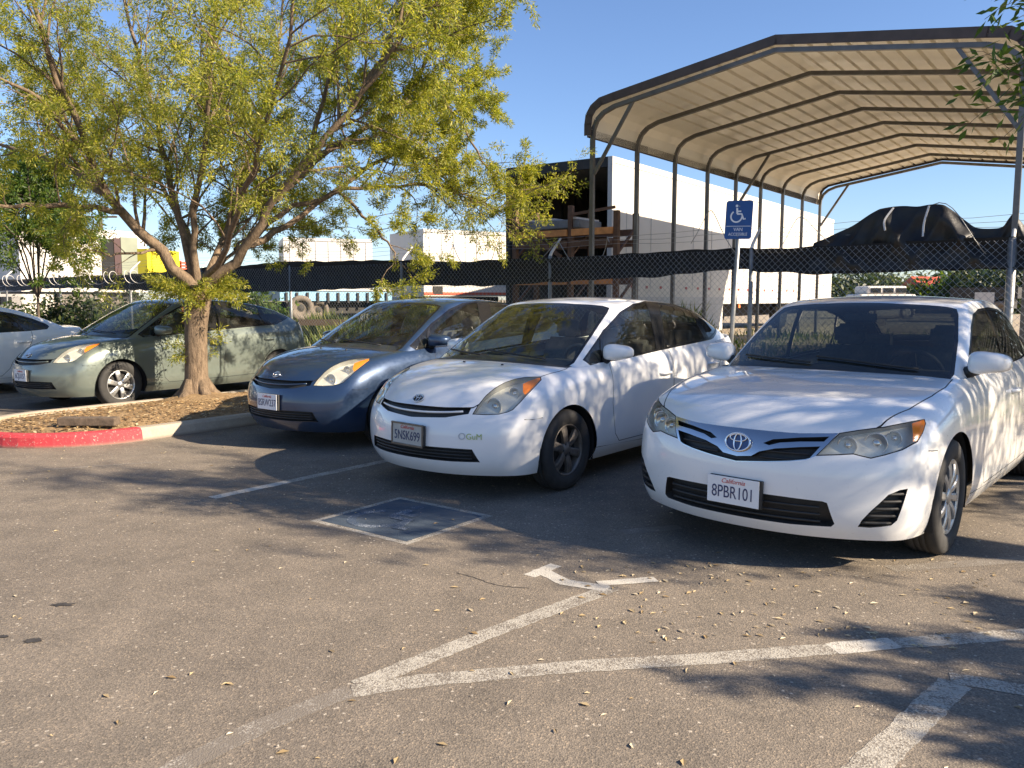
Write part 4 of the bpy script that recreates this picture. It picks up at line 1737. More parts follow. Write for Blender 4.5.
# soil: a domed, uneven bed
inner = island_outline(.149)
nx_, ny_ = 90, 30
vs, idx = [], {}
import bisect as _b
for i in range(nx_ + 1):
    u = UN + .15 + (UE - UN - .15) * i / nx_
    d = UN + rad - u
    half = math.sqrt(max(0, (rad - .149) ** 2 - d * d)) if d > 0 else rad - .149
    for j in range(ny_ + 1):
        t = -1 + 2 * j / ny_
        v = vc + half * t
        z = .09 + .07 * (1 - t * t) * min(1, (u - UN - .1) / .8) + .022 * (hsh(i * 3.1, j * 1.7) - .5) * (1 - abs(t) ** 4)
        dd = math.hypot(u - 6.10, v + 10.03)
        z += .08 * math.exp(-(dd / .5) ** 2)
        vs.append(lot(u, v, z))
mb = MB()
k = ny_ + 1
mb.add(vs, [(i * k + j, (i + 1) * k + j, (i + 1) * k + j + 1, i * k + j + 1) for i in range(nx_) for j in range(ny_)], True)
tag(mb.build('island_soil', MATS['island_soil']), kind='structure')


# dry litter on the soil, pebbles and fallen leaves on the asphalt
def flakes(name, centers, size, mat, kind='stuff', flat=.35):
    n = len(centers)
    c = np.asarray(centers)
    L = size[0] + (size[1] - size[0]) * rng.random(n)
    W = L * (.25 + .3 * rng.random(n))
    az = rng.random(n) * 2 * PI
    tx = np.stack([np.cos(az), np.sin(az), flat * (rng.random(n) - .5)], 1)
    ty = np.stack([-np.sin(az), np.cos(az), flat * (rng.random(n) - .5)], 1)
    v = np.stack([c - tx * L[:, None] / 2, c + ty * W[:, None] / 2 + [0, 0, .004], c + tx * L[:, None] / 2, c - ty * W[:, None] / 2 + [0, 0, .004]], 1).reshape(-1, 3)
    f = np.arange(4 * n).reshape(n, 4)
    o = raw_mesh(name, v, f, mat)
    return tag(o, kind=kind)


m_ = leafmat('dry_leaf', [(0, (.16, .09, .04)), (.4, (.30, .19, .09)), (.8, (.42, .30, .15)), (1, (.5, .42, .28))], .1)
cs = []
for _ in range(5200):
    u = UN + .3 + (UE - UN - .4) * random.random()
    t = random.uniform(-.93, .93)
    d = UN + rad - u
    half = math.sqrt(max(0, (rad - .15) ** 2 - d * d)) if d > 0 else rad - .15
    z = .10 + .07 * (1 - t * t) * min(1, (u - UN - .1) / .8)
    cs.append(tuple(lot(u, vc + half * t, z + .012)))
flakes('dry_litter', cs, (.02, .075), m_, flat=.7)
cs = []
for _ in range(520):
    u = random.uniform(-4, 6)
    v = random.uniform(-9, 3)
    cs.append(tuple(lot(u, v, .004)))
for _ in range(160):
    p = gnd(random.uniform(560, 1000), random.uniform(560, 640))
    cs.append((p.x, p.y, .004))
for _ in range(45):
    p = gnd(random.uniform(0, 1024), random.uniform(590, 768))
    cs.append((p.x, p.y, .004))
m_ = leafmat('fallen_leaf', [(0, (.25, .17, .08)), (.5, (.48, .37, .20)), (1, (.66, .58, .42))], .1)
flakes('fallen_leaves', cs, (.016, .048), m_, flat=.18)
basic('pebble', (.33, .30, .26), .9, 0, .3, 40)
cs = [tuple(lot(random.uniform(-4, 6), random.uniform(-9, 3), .004)) for _ in range(1800)]
flakes('pebbles', cs, (.006, .014), MATS['pebble'], flat=.8)

# weathered plank lying on the kerb edge
basic('old_wood', (.115, .085, .06), .9, 0, .4, 18, .5, 60)
pc = (gnd(62, 424, .16) + gnd(116, 424, .16)) / 2
mb = MB()
d = (gnd(116, 424, .16) - gnd(62, 424, .16)).normalized()
mb.box(pc + Vector((0, 0, .03)), (.60, .14, .085), (d, Vector((0, 0, 1)).cross(d), Vector((0, 0, 1))), .012)
tag(mb.build('wood_block', MATS['old_wood']), 'short weathered wooden block lying on the soil behind the red kerb', 'wood block')
# ------------------------------------------------------------------ fence
basic('galvanised', (.27, .28, .28), .45, .6, .2, 8)
basic('galv_dark', (.16, .165, .165), .5, .5, .2, 8)
basic('arm_white', (.62, .60, .56), .5, .2, .15, 12)
basic('wire', (.33, .33, .32), .45, .6, .15, 6)
basic('cloth_black', (.010, .010, .010), .85, 0, .35, 5, .4, 25)
basic('cloth_sheen', (.012, .012, .0125), .48, 0, .4, 4, .6, 9, spec=.45)
FU = 11.2


def v_of(px):
    a = (px - 512) / F_PX
    Z = FU / (.609 * a + .793)
    return Z * (.793 * a - .609), Z


fence = empty('chain_link_fence', lot(FU, -20))
tag(fence, 'long chain link fence topped with barbed wire arms across the back of the lot', 'fence')
FI = fence.location.copy()
FL = lambda u, v, z: lot(u, v, z) - FI
V0, V1, H = -44.0, 4.5, 2.15
segs = []
pitch = .0875
r = .0024
vs, fs = [], []


def wire_line(p, q, r):
    d = (q - p).normalized()
    x = d.cross(U).normalized() * r
    y = U * r
    o = len(vs)
    for e in (p, q):
        vs.extend([e + x, e - x * .5 + y * .87, e - x * .5 - y * .87])
    fs.extend([(o, o + 1, o + 4, o + 3), (o + 1, o + 2, o + 5, o + 4), (o + 2, o, o + 3, o + 5)])


zb = .04
n = int((V1 - V0 + H) / pitch)
for i in range(n):
    c = V0 - H + i * pitch
    for sg in (1, -1):
        # v = c + (z) or v = c + H - z
        za, zc_ = zb, H
        va, vb = (c + za, c + zc_) if sg > 0 else (c + H - za, c + H - zc_)
        off = .002 * sg
        # clip in v
        pa, pb = (va, za), (vb, zc_)
        lo_, hi_ = sorted((pa, pb))
        if hi_[0] < V0 or lo_[0] > V1:
            continue
        def zz(v):
            return (v - c) if sg > 0 else (c + H - v)
        v_lo, v_hi = max(lo_[0], V0), min(hi_[0], V1)
        wire_line(FL(FU + off, v_lo, zz(v_lo)), FL(FU + off, v_hi, zz(v_hi)), r)
raw_mesh('fence_mesh', [tuple(p) for p in vs], fs, MATS['wire'], fence)
mb = MB()
mb.tube([FL(FU + .13, V0, H - .08), FL(FU + .13, V1, H - .08)], .021, 8)
mb.build('top_rail', MATS['galvanised'], fence)
posts = [-1.25, -4.4, -7.84, -11.3, -14.7, -18.1, -21.5, -25.6, -29.4, -33, -36.6, 2.2]
for v in posts:
    big = v == -1.25
    mb = MB()
    mb.tube([FL(FU + .06, v, 0), FL(FU + .06, v, H + .03)], .05 if big else .032, 12)
    p = mb.build('fence_post', MATS['galvanised' if v > -16 else 'galv_dark'], fence)
    mb = MB()
    mb.tube([FL(FU + .06, v, H - .12), FL(FU + .06, v, H + .03), FL(FU + .10, v, H + .09), FL(FU + .36, v, H + .33)], [.026, .026, .024, .016], 8)
    mb.build('barb_arm', MATS['arm_white'], p)
for k in range(3):
    mb = MB()
    t = .35 + .32 * k
    pts = []
    nn = 70
    for i in range(nn + 1):
        v = V0 + (V1 - V0) * i / nn
        pts.append(FL(FU + .10 + .26 * t, v, H + .09 + .24 * t + .02 * math.sin(i * 1.9 + k)))
    mb.tube(pts, .003, 3, cap=False)
    mb.build('barbed_wire', MATS['wire'], fence)


def coil(va, vb, rad, pit, z, u, wr, wob=.0):
    pts = []
    N = int(abs(vb - va) / pit * 18)
    for i in range(N + 1):
        t = i / 18 * 2 * PI
        v = va + (vb - va) * i / N
        rr = rad * (1 + wob * math.sin(t * .37 + 1))
        pts.append(FL(u + rr * math.cos(t) * .85, v + .12 * math.sin(t * .5), z + rr * math.sin(t)))
    mb = MB()
    mb.tube(pts, wr, 4, cap=False)
    return mb.build('razor_coil', MATS['arm_white' if va < -20 else 'wire'], fence)


coil(-36, -20.5, .17, .55, 2.05, FU - .05, .009)
coil(-10.5, -6.6, .22, 1.15, 2.20, FU + .22, .007, .2)
coil(-5.6, 1.5, .34, 1.5, 2.32, FU + .28, .006, .3)

# black shade cloth rolled along the top of the fence
cl = empty('shade_cloth', lot(FU, -20, 2))
CI = cl.location.copy()
ctrl = [(-44, 1.66, 2.22), (-29, 1.74, 2.10), (-25, 1.80, 2.12), (-21, 1.70, 2.13), (-18, 1.62, 2.22), (-14.7, 1.63, 2.27), (-13, 1.66, 2.25), (-11.3, 1.72, 2.2), (-9.5, 1.70, 2.14),
        (-7.8, 1.735, 2.15), (-6.2, 1.80, 2.16), (-4.45, 1.875, 2.19), (-4.3, 1.84, 2.17), (-3.2, 1.80, 2.16), (-1.25, 1.81, 2.2), (0, 1.79, 2.3), (4.4, 1.8, 2.2)]


def interp(v, k):
    for a, b in zip(ctrl, ctrl[1:]):
        if a[0] <= v <= b[0]:
            t = (v - a[0]) / (b[0] - a[0])
            t = t * t * (3 - 2 * t)
            return a[k] + (b[k] - a[k]) * t
    return ctrl[-1][k]


NV, NR = 620, 9
vs = []
for i in range(NV + 1):
    v = V0 + (V1 - .1 - V0) * i / NV
    zb_, zt_ = interp(v, 1), interp(v, 2)
    zb_ += .010 * math.sin(v * 2.3) + .005 * math.sin(v * 7.7)
    zt_ += .010 * math.sin(v * 2.1 + 1) + .005 * math.sin(v * 6.7)
    for j in range(NR + 1):
        t = j / NR
        bul = .045 * math.sin(PI * t) * (1 + .5 * math.sin(v * 2.7)) + .012 * math.sin(v * 17 + t * 7)
        vs.append(lot(FU + .022 + abs(bul), v, zb_ + (zt_ - zb_) * t + .006 * math.sin(v * 11 + j)) - CI)
k = NR + 1
mb = MB()
mb.add(vs, [(i * k + j, i * k + j + 1, (i + 1) * k + j + 1, (i + 1) * k + j) for i in range(NV) for j in range(NR)], True)
o = mb.build('cloth_band', MATS['cloth_black'], cl)
tag(cl, 'black shade cloth gathered into a band along the top of the chain link fence', 'shade cloth')

# bundled tarp thrown over the fence arms
prof = [(806, 243), (816, 239), (830, 231), (845, 223), (860, 214), (872, 209), (884, 205.5), (895, 204), (908, 204.5), (920, 203.5), (932, 205), (945, 211), (957, 219),
        (968, 226), (985, 227.5), (994, 226), (999, 219), (1004, 214), (1010, 219), (1018, 227), (1030, 235), (1050, 242)]
tv = []
for (px, py) in prof:
    v, Z = v_of(px)
    tv.append((v, CAM_H + (HOR - py) * Z / F_PX))
tp = empty('tarp', lot(FU, -2.4, 2.2))
TI = tp.location.copy()
cv = catmull([Vector((a, b, 0)) for a, b in tv], 9)
rows = 40
vs = []
for i, p in enumerate(cv):
    v, zt_ = p.x, p.y
    hgt = max(0.0, zt_ - 2.12)
    zt_ -= .035 * abs(math.sin(v * 4.2 + 2.2)) * min(1, hgt * 3)
    for j in range(rows + 1):
        t = j / rows
        if t < .62:
            s = t / .62
            z = 1.83 + (zt_ - 1.83) * s
            u = FU + .012 + .18 * s * s + (.22 * (abs(math.sin(v * 4.2 + s * 2.2)) - .5) + .11 * (abs(math.sin(v * 9.7 - s * 4.1 + 1)) - .5) + .05 * (abs(math.sin(s * 6 + v * 2.3)) - .5)) * s * (1 - s) * 2.4 * min(1, hgt * 4)
        else:
            s = (t - .62) / .38
            z = zt_ - (.30 + .8 * hgt) * s * s
            u = FU + .185 + (.16 + .55 * hgt) * s + .03 * math.sin(v * 11 + s * 8) * s
        vs.append(lot(u, v, z) - TI)
k = rows + 1
n = len(cv) - 1
mb = MB()
mb.add(vs, [(i * k + j, i * k + j + 1, (i + 1) * k + j + 1, (i + 1) * k + j) for i in range(n) for j in range(rows)], True)
o = mb.build('tarp_sheet', MATS['cloth_sheen'], tp)
for px, y0, y1, dx in ((886, 209, 232, -8), (921, 207, 238, -3)):
    v, Z = v_of(px)
    zt_ = CAM_H + (HOR - y0) * Z / F_PX
    zb_ = CAM_H + (HOR - y1) * Z / F_PX
    mb = MB()
    pts = [lot(FU + .12, v, zt_) - TI, lot(FU + .03, v + dx * .010, zt_ * .45 + zb_ * .55) - TI, lot(FU - .06, v + dx * .006, zb_) - TI]
    for p_, q_ in zip(catmull(pts, 4), catmull(pts, 4)[1:]):
        mb.bar(p_ - U * .03, q_ - U * .03, .022, .006, U)
    mb.build('torn_strap', MATS['arm_white'], tp)
tag(tp, 'black tarp bunched into a hump over the fence top, with two pale torn straps', 'tarp')

# ------------------------------------------------------------------ accessible parking sign
basic('sign_blue', (.012, .075, .26), .45, .1, .06, 10)
basic('sign_white', (.75, .77, .80), .5, 0, .05)
sb = at(726, 419, 10.0)
sb.z = 0
stp = at(741, 201, 10.0)
sg_ = empty('parking_sign', sb)
tag(sg_, 'blue accessible parking sign on a leaning galvanised post behind the white hatchback', 'sign')
mb = MB()
top = stp - sb
mb.tube([Vector((0, 0, 0)), top * .5, top], .026, 12)
pole = mb.build('pole', MATS['galvanised'], sg_)
sz = top.normalized()
face = (Vector((0, 0, CAM_H)) - at(741, 220, 10)).normalized()
face = (face - sz * face.dot(sz)).normalized()
face = (Matrix.Rotation(R(-16), 3, sz) @ face).normalized()
sx = sz.cross(face).normalized() * 1
sx = -sx if sx.x < 0 else sx
pc = top * (1 - .5 * .455 / top.length) + face * .04
mb = MB()
n = 8
w2, h2, cr = .162, .228, .03
out = []
for cx, cy, a0 in ((w2 - cr, h2 - cr, 0), (-w2 + cr, h2 - cr, 90), (-w2 + cr, -h2 + cr, 180), (w2 - cr, -h2 + cr, 270)):
    for k in range(5):
        t = R(a0 + 90 * k / 4)
        out.append((cx + cr * math.cos(t), cy + cr * math.sin(t)))
P3 = lambda a, b, c: pc + sx * a + sz * b + face * c
k = len(out)
mb.add([P3(a, b, .002) for a, b in out] + [P3(a, b, -.002) for a, b in out],
       [tuple(range(k)), tuple(range(k, 2 * k))[::-1]] + [(i, i + k, (i + 1) % k + k, (i + 1) % k) for i in range(k)])
panel = mb.build('sign_panel', MATS['sign_blue'], sg_)
mb = MB()
wheelchair(mb, P3(-.012, .075, .0035), sx, sz, face, .215, .085)
mb.build('wheelchair_symbol', MATS['sign_white'], panel)
mb = MB()
mb.add([P3(-.15, -.072, .0035), P3(.15, -.072, .0035), P3(.15, -.078, .0035), P3(-.15, -.078, .0035)], [(0, 1, 2, 3)])
mb.build('rule_line', MATS['sign_white'], panel)
Mx = Matrix(((sx.x, sz.x, face.x, 0), (sx.y, sz.y, face.y, 0), (sx.z, sz.z, face.z, 0), (0, 0, 0, 1)))
for tx, yy, s_, w_ in (('VAN', -.115, .058, .95), ('ACCESSIBLE', -.172, .050, .86)):
    M = Mx.copy()
    M.translation = P3(0, yy, .0036)
    text_mesh(tx, s_, MATS['sign_white'], 'sign_lettering', panel, M, sx=w_)
for b in (.16, -.19):
    mb = MB()
    mb.lathe([(0, .006), (.007, .005), (.009, 0)], P3(0, b, .002), face, 8)
    mb.build('bolt', MATS['galvanised'], panel)

# ------------------------------------------------------------------ carport
basic('roof_sheet', (.92, .88, .78), .38, .05, .05, 1.5)
basic('roof_trim', (.085, .064, .054), .6, .1, .2, 5)
basic('frame_steel', (.15, .145, .14), .45, .55, .2, 5)
CU, CV, CW, CL, NF = 11.36, -7.10, 5.85, 11.6, 9
cp = empty('carport', lot(CU, CV + CW / 2))
tag(cp, 'tall open metal carport with a beige ribbed roof and brown trim behind the fence', 'carport')
KI = cp.location.copy()
KL = lambda u, s, z: lot(CU + u, CV + s, z) - KI
half = [(0, 3.98), (.015, 4.14), (.08, 4.28), (.20, 4.38), (.40, 4.45), (CW / 2, 4.84)]
bow = half + [(CW - s, z) for s, z in half[-2::-1]]
basez = lambda u: yard_z(CU + u)
for k in range(NF):
    u = CL * k / (NF - 1)
    fr = MB()
    pts = [KL(u, s, z) for s, z in bow]
    for a, b in zip(pts, pts[1:]):
        fr.bar(a, b, .062, .062, U)
    f = fr.build('roof_bow', MATS['frame_steel'], cp)
    for s in (0, CW):
        lg = MB()
        lg.bar(KL(u, s, basez(u)), KL(u, s, 3.99), .064, .064, U)
        lg.box(KL(u, s, basez(u) + .03), (.16, .16, .05), (U, V, Vector((0, 0, 1))))
        lg.build('leg', MATS['frame_steel'], f)
    if k in (0, 4, 8):
        for s0, sg in ((0, 1), (CW, -1)):
            br = MB()
            br.bar(KL(u + .004, s0 + sg * .03, 3.45), KL(u + .004, s0 + sg * .72, 4.49), .05, .04, U)
            br.build('knee_brace', MATS['frame_steel'], f)
skin = [(-.055, 4.04), (-.055, 4.20), (-.035, 4.34), (.04, 4.45), (.17, 4.53), (.40, 4.57), (CW / 2, 4.95)]
skin = skin + [(CW - s, z) for s, z in skin[-2::-1]]
# ribbed section
P = []
for (a, b) in zip(skin, skin[1:]):
    a, b = Vector(a), Vector(b)
    L = (b - a).length
    d = (b - a) / L
    nrm = Vector((-d.y, d.x))
    if L > .6:
        nrib = int(L / .235)
        st_ = L / nrib
        for i in range(nrib):
            o = a + d * (st_ * i)
            P += [o, o + d * (st_ * .5 - .03), o + d * (st_ * .5 - .02) + nrm * .055, o + d * (st_ * .5 + .02) + nrm * .055, o + d * (st_ * .5 + .03)]
    else:
        P.append(a)
P.append(Vector(skin[-1]))
us_ = [-.05] + [CL * k / 12 for k in range(13)] + [CL + .05]
mb = MB()
k = len(P)
mb.add([KL(u, p.x, p.y) for u in us_ for p in P], [(i * k + j, i * k + j + 1, (i + 1) * k + j + 1, (i + 1) * k + j) for i in range(len(us_) - 1) for j in range(k - 1)])
mb.build('roof_sheeting', MATS['roof_sheet'], cp)
for u in (-.06, CL + .06):
    mb = MB()
    pts = [KL(u, s, z + .012) for s, z in skin]
    for a, b in zip(pts, pts[1:]):
        mb.bar(a, b + (b - a).normalized() * .02, .014, .13, U.cross((b - a)).normalized())
    mb.build('gable_trim', MATS['roof_trim'], cp)
for s in (-.062, CW + .062):
    mb = MB()
    mb.bar(KL(-.06, s, 4.09), KL(CL + .06, s, 4.09), .014, .14)
    mb.build('eave_trim', MATS['roof_trim'], cp)

# ------------------------------------------------------------------ open semi-trailer
basic('trailer_white', (.62, .58, .51), .5, 0, .04, 1.2)
basic('trailer_grey', (.50, .49, .47), .55, 0, .08, 2)
basic('trailer_dark', (.035, .033, .03), .8, 0, .3, 3)
basic('liner_wood', (.10, .085, .07), .85, 0, .3, 4)
basic('red_mark', (.40, .05, .04), .5)
basic('orange_lamp', (.75, .22, .06), .4)
T0 = Vector((2.12, 17.5, 0))
tx_ = Vector((.588, .809, 0)).normalized()
ty_ = Vector((-tx_.y, tx_.x, 0))
tr = empty('open_trailer', T0 + tx_ * 8 + ty_ * 1.3)
tag(tr, 'long white semi trailer with its dark rear end open, behind the carport legs', 'trailer')
QI = tr.location.copy()
QL = lambda a, b, z: T0 + tx_ * a + ty_ * b + Vector((0, 0, z)) - QI
Zx = Vector((0, 0, 1))
TL, TW, TZ0, TZ1 = 17.0, 2.75, 1.36, 4.43


def slab(nm, a0, a1, b0, b1, z0, z1, mt, par=None):
    mb = MB()
    mb.box(QL((a0 + a1) / 2, (b0 + b1) / 2, (z0 + z1) / 2), (a1 - a0, b1 - b0, z1 - z0), (tx_, ty_, Zx))
    return mb.build(nm, MATS[mt], par or tr)


sw = slab('side_wall', .05, TL, 0, .03, TZ0, TZ1, 'trailer_white')
mb = MB()
for i in range(13):
    a = .62 + i * 1.18
    mb.box(QL(a, -.004, (TZ0 + TZ1) / 2 + .1), (.02, .008, TZ1 - TZ0 - .5), (tx_, ty_, Zx))
mb.build('wall_seam', MATS['trailer_grey'], sw)
slab('liner', .05, TL - .1, .033, .05, TZ0 + .1, TZ1 - .06, 'liner_wood')
slab('side_wall', .05, TL, TW - .03, TW, TZ0, TZ1, 'trailer_white')
lw = slab('liner', .05, TL - .1, TW - .055, TW - .033, TZ0 + .1, TZ1 - .06, 'liner_wood')
slab('roof', .05, TL, .032, TW - .032, TZ1 - .04, TZ1 - .005, 'trailer_grey')
slab('deck', .05, TL, .032, TW - .032, TZ0, TZ0 + .12, 'liner_wood')
slab('front_wall', TL - .08, TL - .002, .06, TW - .06, TZ0 + .13, TZ1 - .05, 'liner_wood')
for i in range(10):
    slab('wall_post', .4 + i * .6, .46 + i * .6, TW - .085, TW - .056, TZ0 + .13, TZ1 - .05, 'trailer_dark', lw)
rf = slab('rear_frame', -.05, .05, -.01, .10, TZ0 - .1, TZ1 + .01, 'trailer_grey')
slab('frame_post', -.05, .05, TW - .10, TW + .01, TZ0 - .1, TZ1 + .01, 'trailer_dark', rf)
slab('frame_header', -.05, .05, .10, TW - .10, TZ1 - .2, TZ1 + .01, 'trailer_dark', rf)
slab('rear_sill', -.05, .05, .10, TW - .10, TZ0 - .1, TZ0 + .06, 'trailer_dark', rf)
slab('bottom_rail', .06, TL, -.012, -.002, TZ0 - .02, TZ0 + .16, 'trailer_grey')
slab('top_rail', .06, TL, -.014, -.002, TZ1 - .12, TZ1 + .01, 'trailer_grey')
slab('side_skirt', .2, 6.2, -.01, .04, .62, TZ0 - .025, 'trailer_grey')
slab('chassis', .5, TL - 1, .75, TW - .75, .95, TZ0 - .02, 'trailer_dark')
for i in range(17):
    mb = MB()
    mb.box(QL(.9 + i * .72, -.008, 1.74), (.10, .01, .06), (tx_, ty_, Zx))
    mb.build('reflector', MATS['red_mark'], tr)
mb = MB()
mb.box(QL(7.4, -.02, 1.27), (.14, .03, .10), (tx_, ty_, Zx), .01)
mb.build('side_lamp', MATS['orange_lamp'], tr)
for a in (1.3, 2.6, 11.8):
    for b in (.3, TW - .3):
        mb = MB()
        mb.lathe([(.0, .12), (.18, .10), (.28, .15), (.46, .16), (.5, .1), (.5, -.1), (.4, -.16)], QL(a, b, 1.0), ty_ * (-1 if b < 1 else 1), 24)
        mb.build('tyre', MATS['rubber'], tr)

# ------------------------------------------------------------------ pallet rack in front of the trailer
basic('rack_brown', (.12, .065, .04), .7, .1, .3, 6)
basic('rack_orange', (.58, .25, .08), .6, .1, .25, 6)
basic('grey_crate', (.17, .18, .20), .7, 0, .2, 5)
RA = at(571, 233, 15.5)
RA.z = 0
rk = empty('pallet_rack', RA)
tag(rk, 'brown pallet rack with orange beams standing in front of the open trailer', 'pallet rack')
RL = lambda a, b, z: V * a + U * b + Zx * z
zr = .18
for a in (-1.3, 0, .98):
    for b in (0, .7):
        mb = MB()
        mb.bar(RL(a, b, zr), RL(a, b, 3.2 if a < .5 else 3.05), .09, .09, U)
        mb.build('upright', MATS['rack_brown'], rk)
    for i in range(3):
        mb = MB()
        mb.bar(RL(a, .05, .5 + i * .9), RL(a, .65, .95 + i * .9), .04, .04)
        mb.build('frame_brace', MATS['rack_brown'], rk)
for z, m1, m2 in ((2.70, 'rack_orange', 'rack_orange'), (1.80, 'rack_orange', 'rack_orange'), (2.50, 'rack_brown', 'rack_brown')):
    for b in (0, .7):
        for a0, a1, mm in ((-1.25, -.05, m1), (.05, .93, m2)):
            mb = MB()
            mb.bar(RL(a0, b - .05, z), RL(a1, b - .05, z), .05, .12)
            mb.build('beam', MATS[mm if b == 0 else 'rack_brown'], rk)
mb = MB()
mb.bar(RL(-1.25, -.10, 2.95), RL(-.15, -.10, 2.25), .04, .07)
mb.build('diagonal_brace', MATS['rack_brown'], rk)
mb = MB()
mb.bar(RL(.05, -.1, 3.02), RL(1.0, -.1, 3.10), .04, .05)
mb.build('top_bar', MATS['rack_brown'], rk)
cr = empty('crate', RA + RL(-.45, .4, 2.77))
tag(cr, 'flat grey blue crate lying on the upper beams of the pallet rack', 'crate')
mb = MB()
mb.box((0, 0, .10), (1.25, .8, .16), (V, U, Zx), .02)
mb.build('crate_body', MATS['grey_crate'], cr)
mb = MB()
for i in range(3):
    mb.box(V * (-.5 + .5 * i) + Zx * .20, (.12, .82, .04), (V, U, Zx))
mb.build('crate_batten', MATS['trailer_grey'], cr)
# ------------------------------------------------------------------ trees
def bark_mat(name, a, b_):
    m, nt, b = new_mat(name)
    v = coords(nt, (1, 1, .28))
    n = noise(nt, v, 26, 6, .75)
    n2 = noise(nt, v, 4, 4)
    r = ramp(nt, n, [(.3, a), (.62, b_), (.8, tuple(min(1, x * 1.35) for x in b_))])
    c = mix(nt, .5, r.outputs[0], ramp(nt, n2, [(.3, (.7, .7, .7)), (.7, (1.2, 1.15, 1.1))]).outputs[0], 'MULTIPLY')
    nt.links.new(c, b.inputs['Base Color'])
    b.inputs['Roughness'].default_value = .92
    bump(nt, b, n, .9, .03)


bark_mat('bark', (.075, .052, .034), (.225, .165, .11))
bark_mat('bark_dark', (.045, .034, .026), (.13, .10, .075))
leafmat('leaf_spring', [(0, (.095, .13, .022)), (.3, (.19, .22, .03)), (.65, (.34, .335, .045)), (1, (.47, .43, .085))], .54)
leafmat('leaf_mid', [(0, (.035, .075, .012)), (.5, (.07, .125, .018)), (1, (.13, .17, .025))], .45)
leafmat('leaf_dark', [(0, (.018, .035, .010)), (.5, (.035, .06, .014)), (1, (.07, .085, .02))], .25)
leafmat('leaf_far', [(0, (.04, .06, .018)), (.5, (.085, .105, .03)), (1, (.16, .16, .05))], .35)


class Tree:
    def __init__(s, seed, leaf_len, leaf_w, per_m, droop=.35):
        s.r = random.Random(seed)
        s.g = np.random.default_rng(seed)
        s.wood = MB()
        s.lc, s.ld = [], []
        s.ll, s.lw, s.pm, s.droop = leaf_len, leaf_w, per_m, droop

    def leaves_on(s, pts, dens=1.0):
        for a, b in zip(pts, pts[1:]):
            L = (b - a).length
            k = s.pm * L * dens
            k = int(k) + (s.r.random() < k % 1)
            for _ in range(k):
                p = a.lerp(b, s.r.random())
                d = (b - a).normalized()
                o = Vector((s.r.gauss(0, 1), s.r.gauss(0, 1), s.r.gauss(0, 1) - s.droop))
                s.lc.append(p + o * .02)
                s.ld.append((d * .7 + o * .75).normalized())

    def branch(s, p, d, L, r, lv, leafy=1.0, bend=.0, up=0.0):
        """grow one branch and its children; lv 0 is a leafy twig"""
        R_ = s.r
        n = 4 if lv == 0 else 6
        pts = [p.copy()]
        d = d.normalized()
        for i in range(n):
            j = .16 if lv else .20
            d = (d + Vector((R_.gauss(0, j), R_.gauss(0, j), R_.gauss(0, j) + up - bend * (i / n))))
            d.normalize()
            pts.append(pts[-1] + d * (L / n))
        s.wood.tube(pts, [max(.0016, r * (1 - .8 * i / n)) for i in range(n + 1)], 5 if lv > 1 else (4 if lv else 3), cap=False)
        if lv == 0:
            s.leaves_on(pts, leafy)
            return
        s.kids(pts, L, r, lv, leafy)

    def kids(s, pts, L, r, lv, leafy, start=.22, per=None):
        R_ = s.r
        per = per or {3: 3.8, 2: 4.6, 1: 6.0}[lv]
        k = max(2, int(L * per))
        n = len(pts) - 1
        for i in range(k):
            t = start + (1 - start) * (i + R_.random()) / k
            t = min(.999, t)
            q = t * n
            a, b = pts[int(q)], pts[int(q) + 1]
            p = a.lerp(b, q % 1)
            ax = (b - a).normalized()
            o = ax.orthogonal().normalized()
            o = (Matrix.Rotation(R_.random() * 2 * PI, 3, ax) @ o)
            sp = R_.uniform(.55, 1.05)
            d = ax * math.cos(sp) + o * math.sin(sp)
            if lv >= 2:
                d = (d + Vector((0, 0, .18))).normalized()
            cl = L * R_.uniform(.30, .5) * (1.15 - .55 * t)
            if lv == 3:
                cl = min(1.7, max(.6, cl))
            elif lv == 2:
                cl = min(.95, max(.4, cl))
            else:
                cl = min(.55, max(.22, cl * 1.3))
            s.branch(p, d, cl, r * .42 * (1 - .4 * t), lv - 1, leafy, .18 if lv == 1 else .06)
        # the tip
        s.leaves_on(pts[-3:], leafy * .7)

    def limb(s, pts, r0, r1, lv=3, leafy=1.0, per=None, start=.25):
        c = catmull(pts, 4)
        n = len(c) - 1
        jit = [p + Vector((s.r.gauss(0, .015), s.r.gauss(0, .015), s.r.gauss(0, .015))) if 0 < i < n else p for i, p in enumerate(c)]
        s.wood.tube(jit, [r0 + (r1 - r0) * (i / n) ** .8 for i in range(n + 1)], 8, cap=False)
        L = sum((b - a).length for a, b in zip(jit, jit[1:]))
        s.kids(jit, L, r0 * .8, lv, leafy, start, per)
        return jit

    def build(s, name, loc, bark, leaf, crown='crown', trunk='trunk'):
        root = empty(name, loc)
        off = np.array(loc)
        for i, p in enumerate(s.wood.v):
            s.wood.v[i] = (p[0] - off[0], p[1] - off[1], p[2] - off[2])
        s.wood.build(trunk, MATS[bark], root)
        c = np.array([tuple(p) for p in s.lc]) - off
        d = np.array([tuple(p) for p in s.ld])
        n = len(c)
        L = s.ll * (.6 + .7 * s.g.random(n))[:, None]
        W = s.lw * (.7 + .6 * s.g.random(n))[:, None]
        rv = s.g.normal(size=(n, 3))
        x = np.cross(d, rv)
        x /= np.linalg.norm(x, axis=1, keepdims=True) + 1e-9
        nr = np.cross(x, d)
        v = np.stack([c, c + d * L * .5 + x * W / 2 - nr * L * .04, c + d * L - nr * L * .12, c + d * L * .5 - x * W / 2 - nr * L * .04], 1).reshape(-1, 3)
        raw_mesh(crown, v, np.arange(4 * n).reshape(n, 4), MATS[leaf], root)
        return root, n


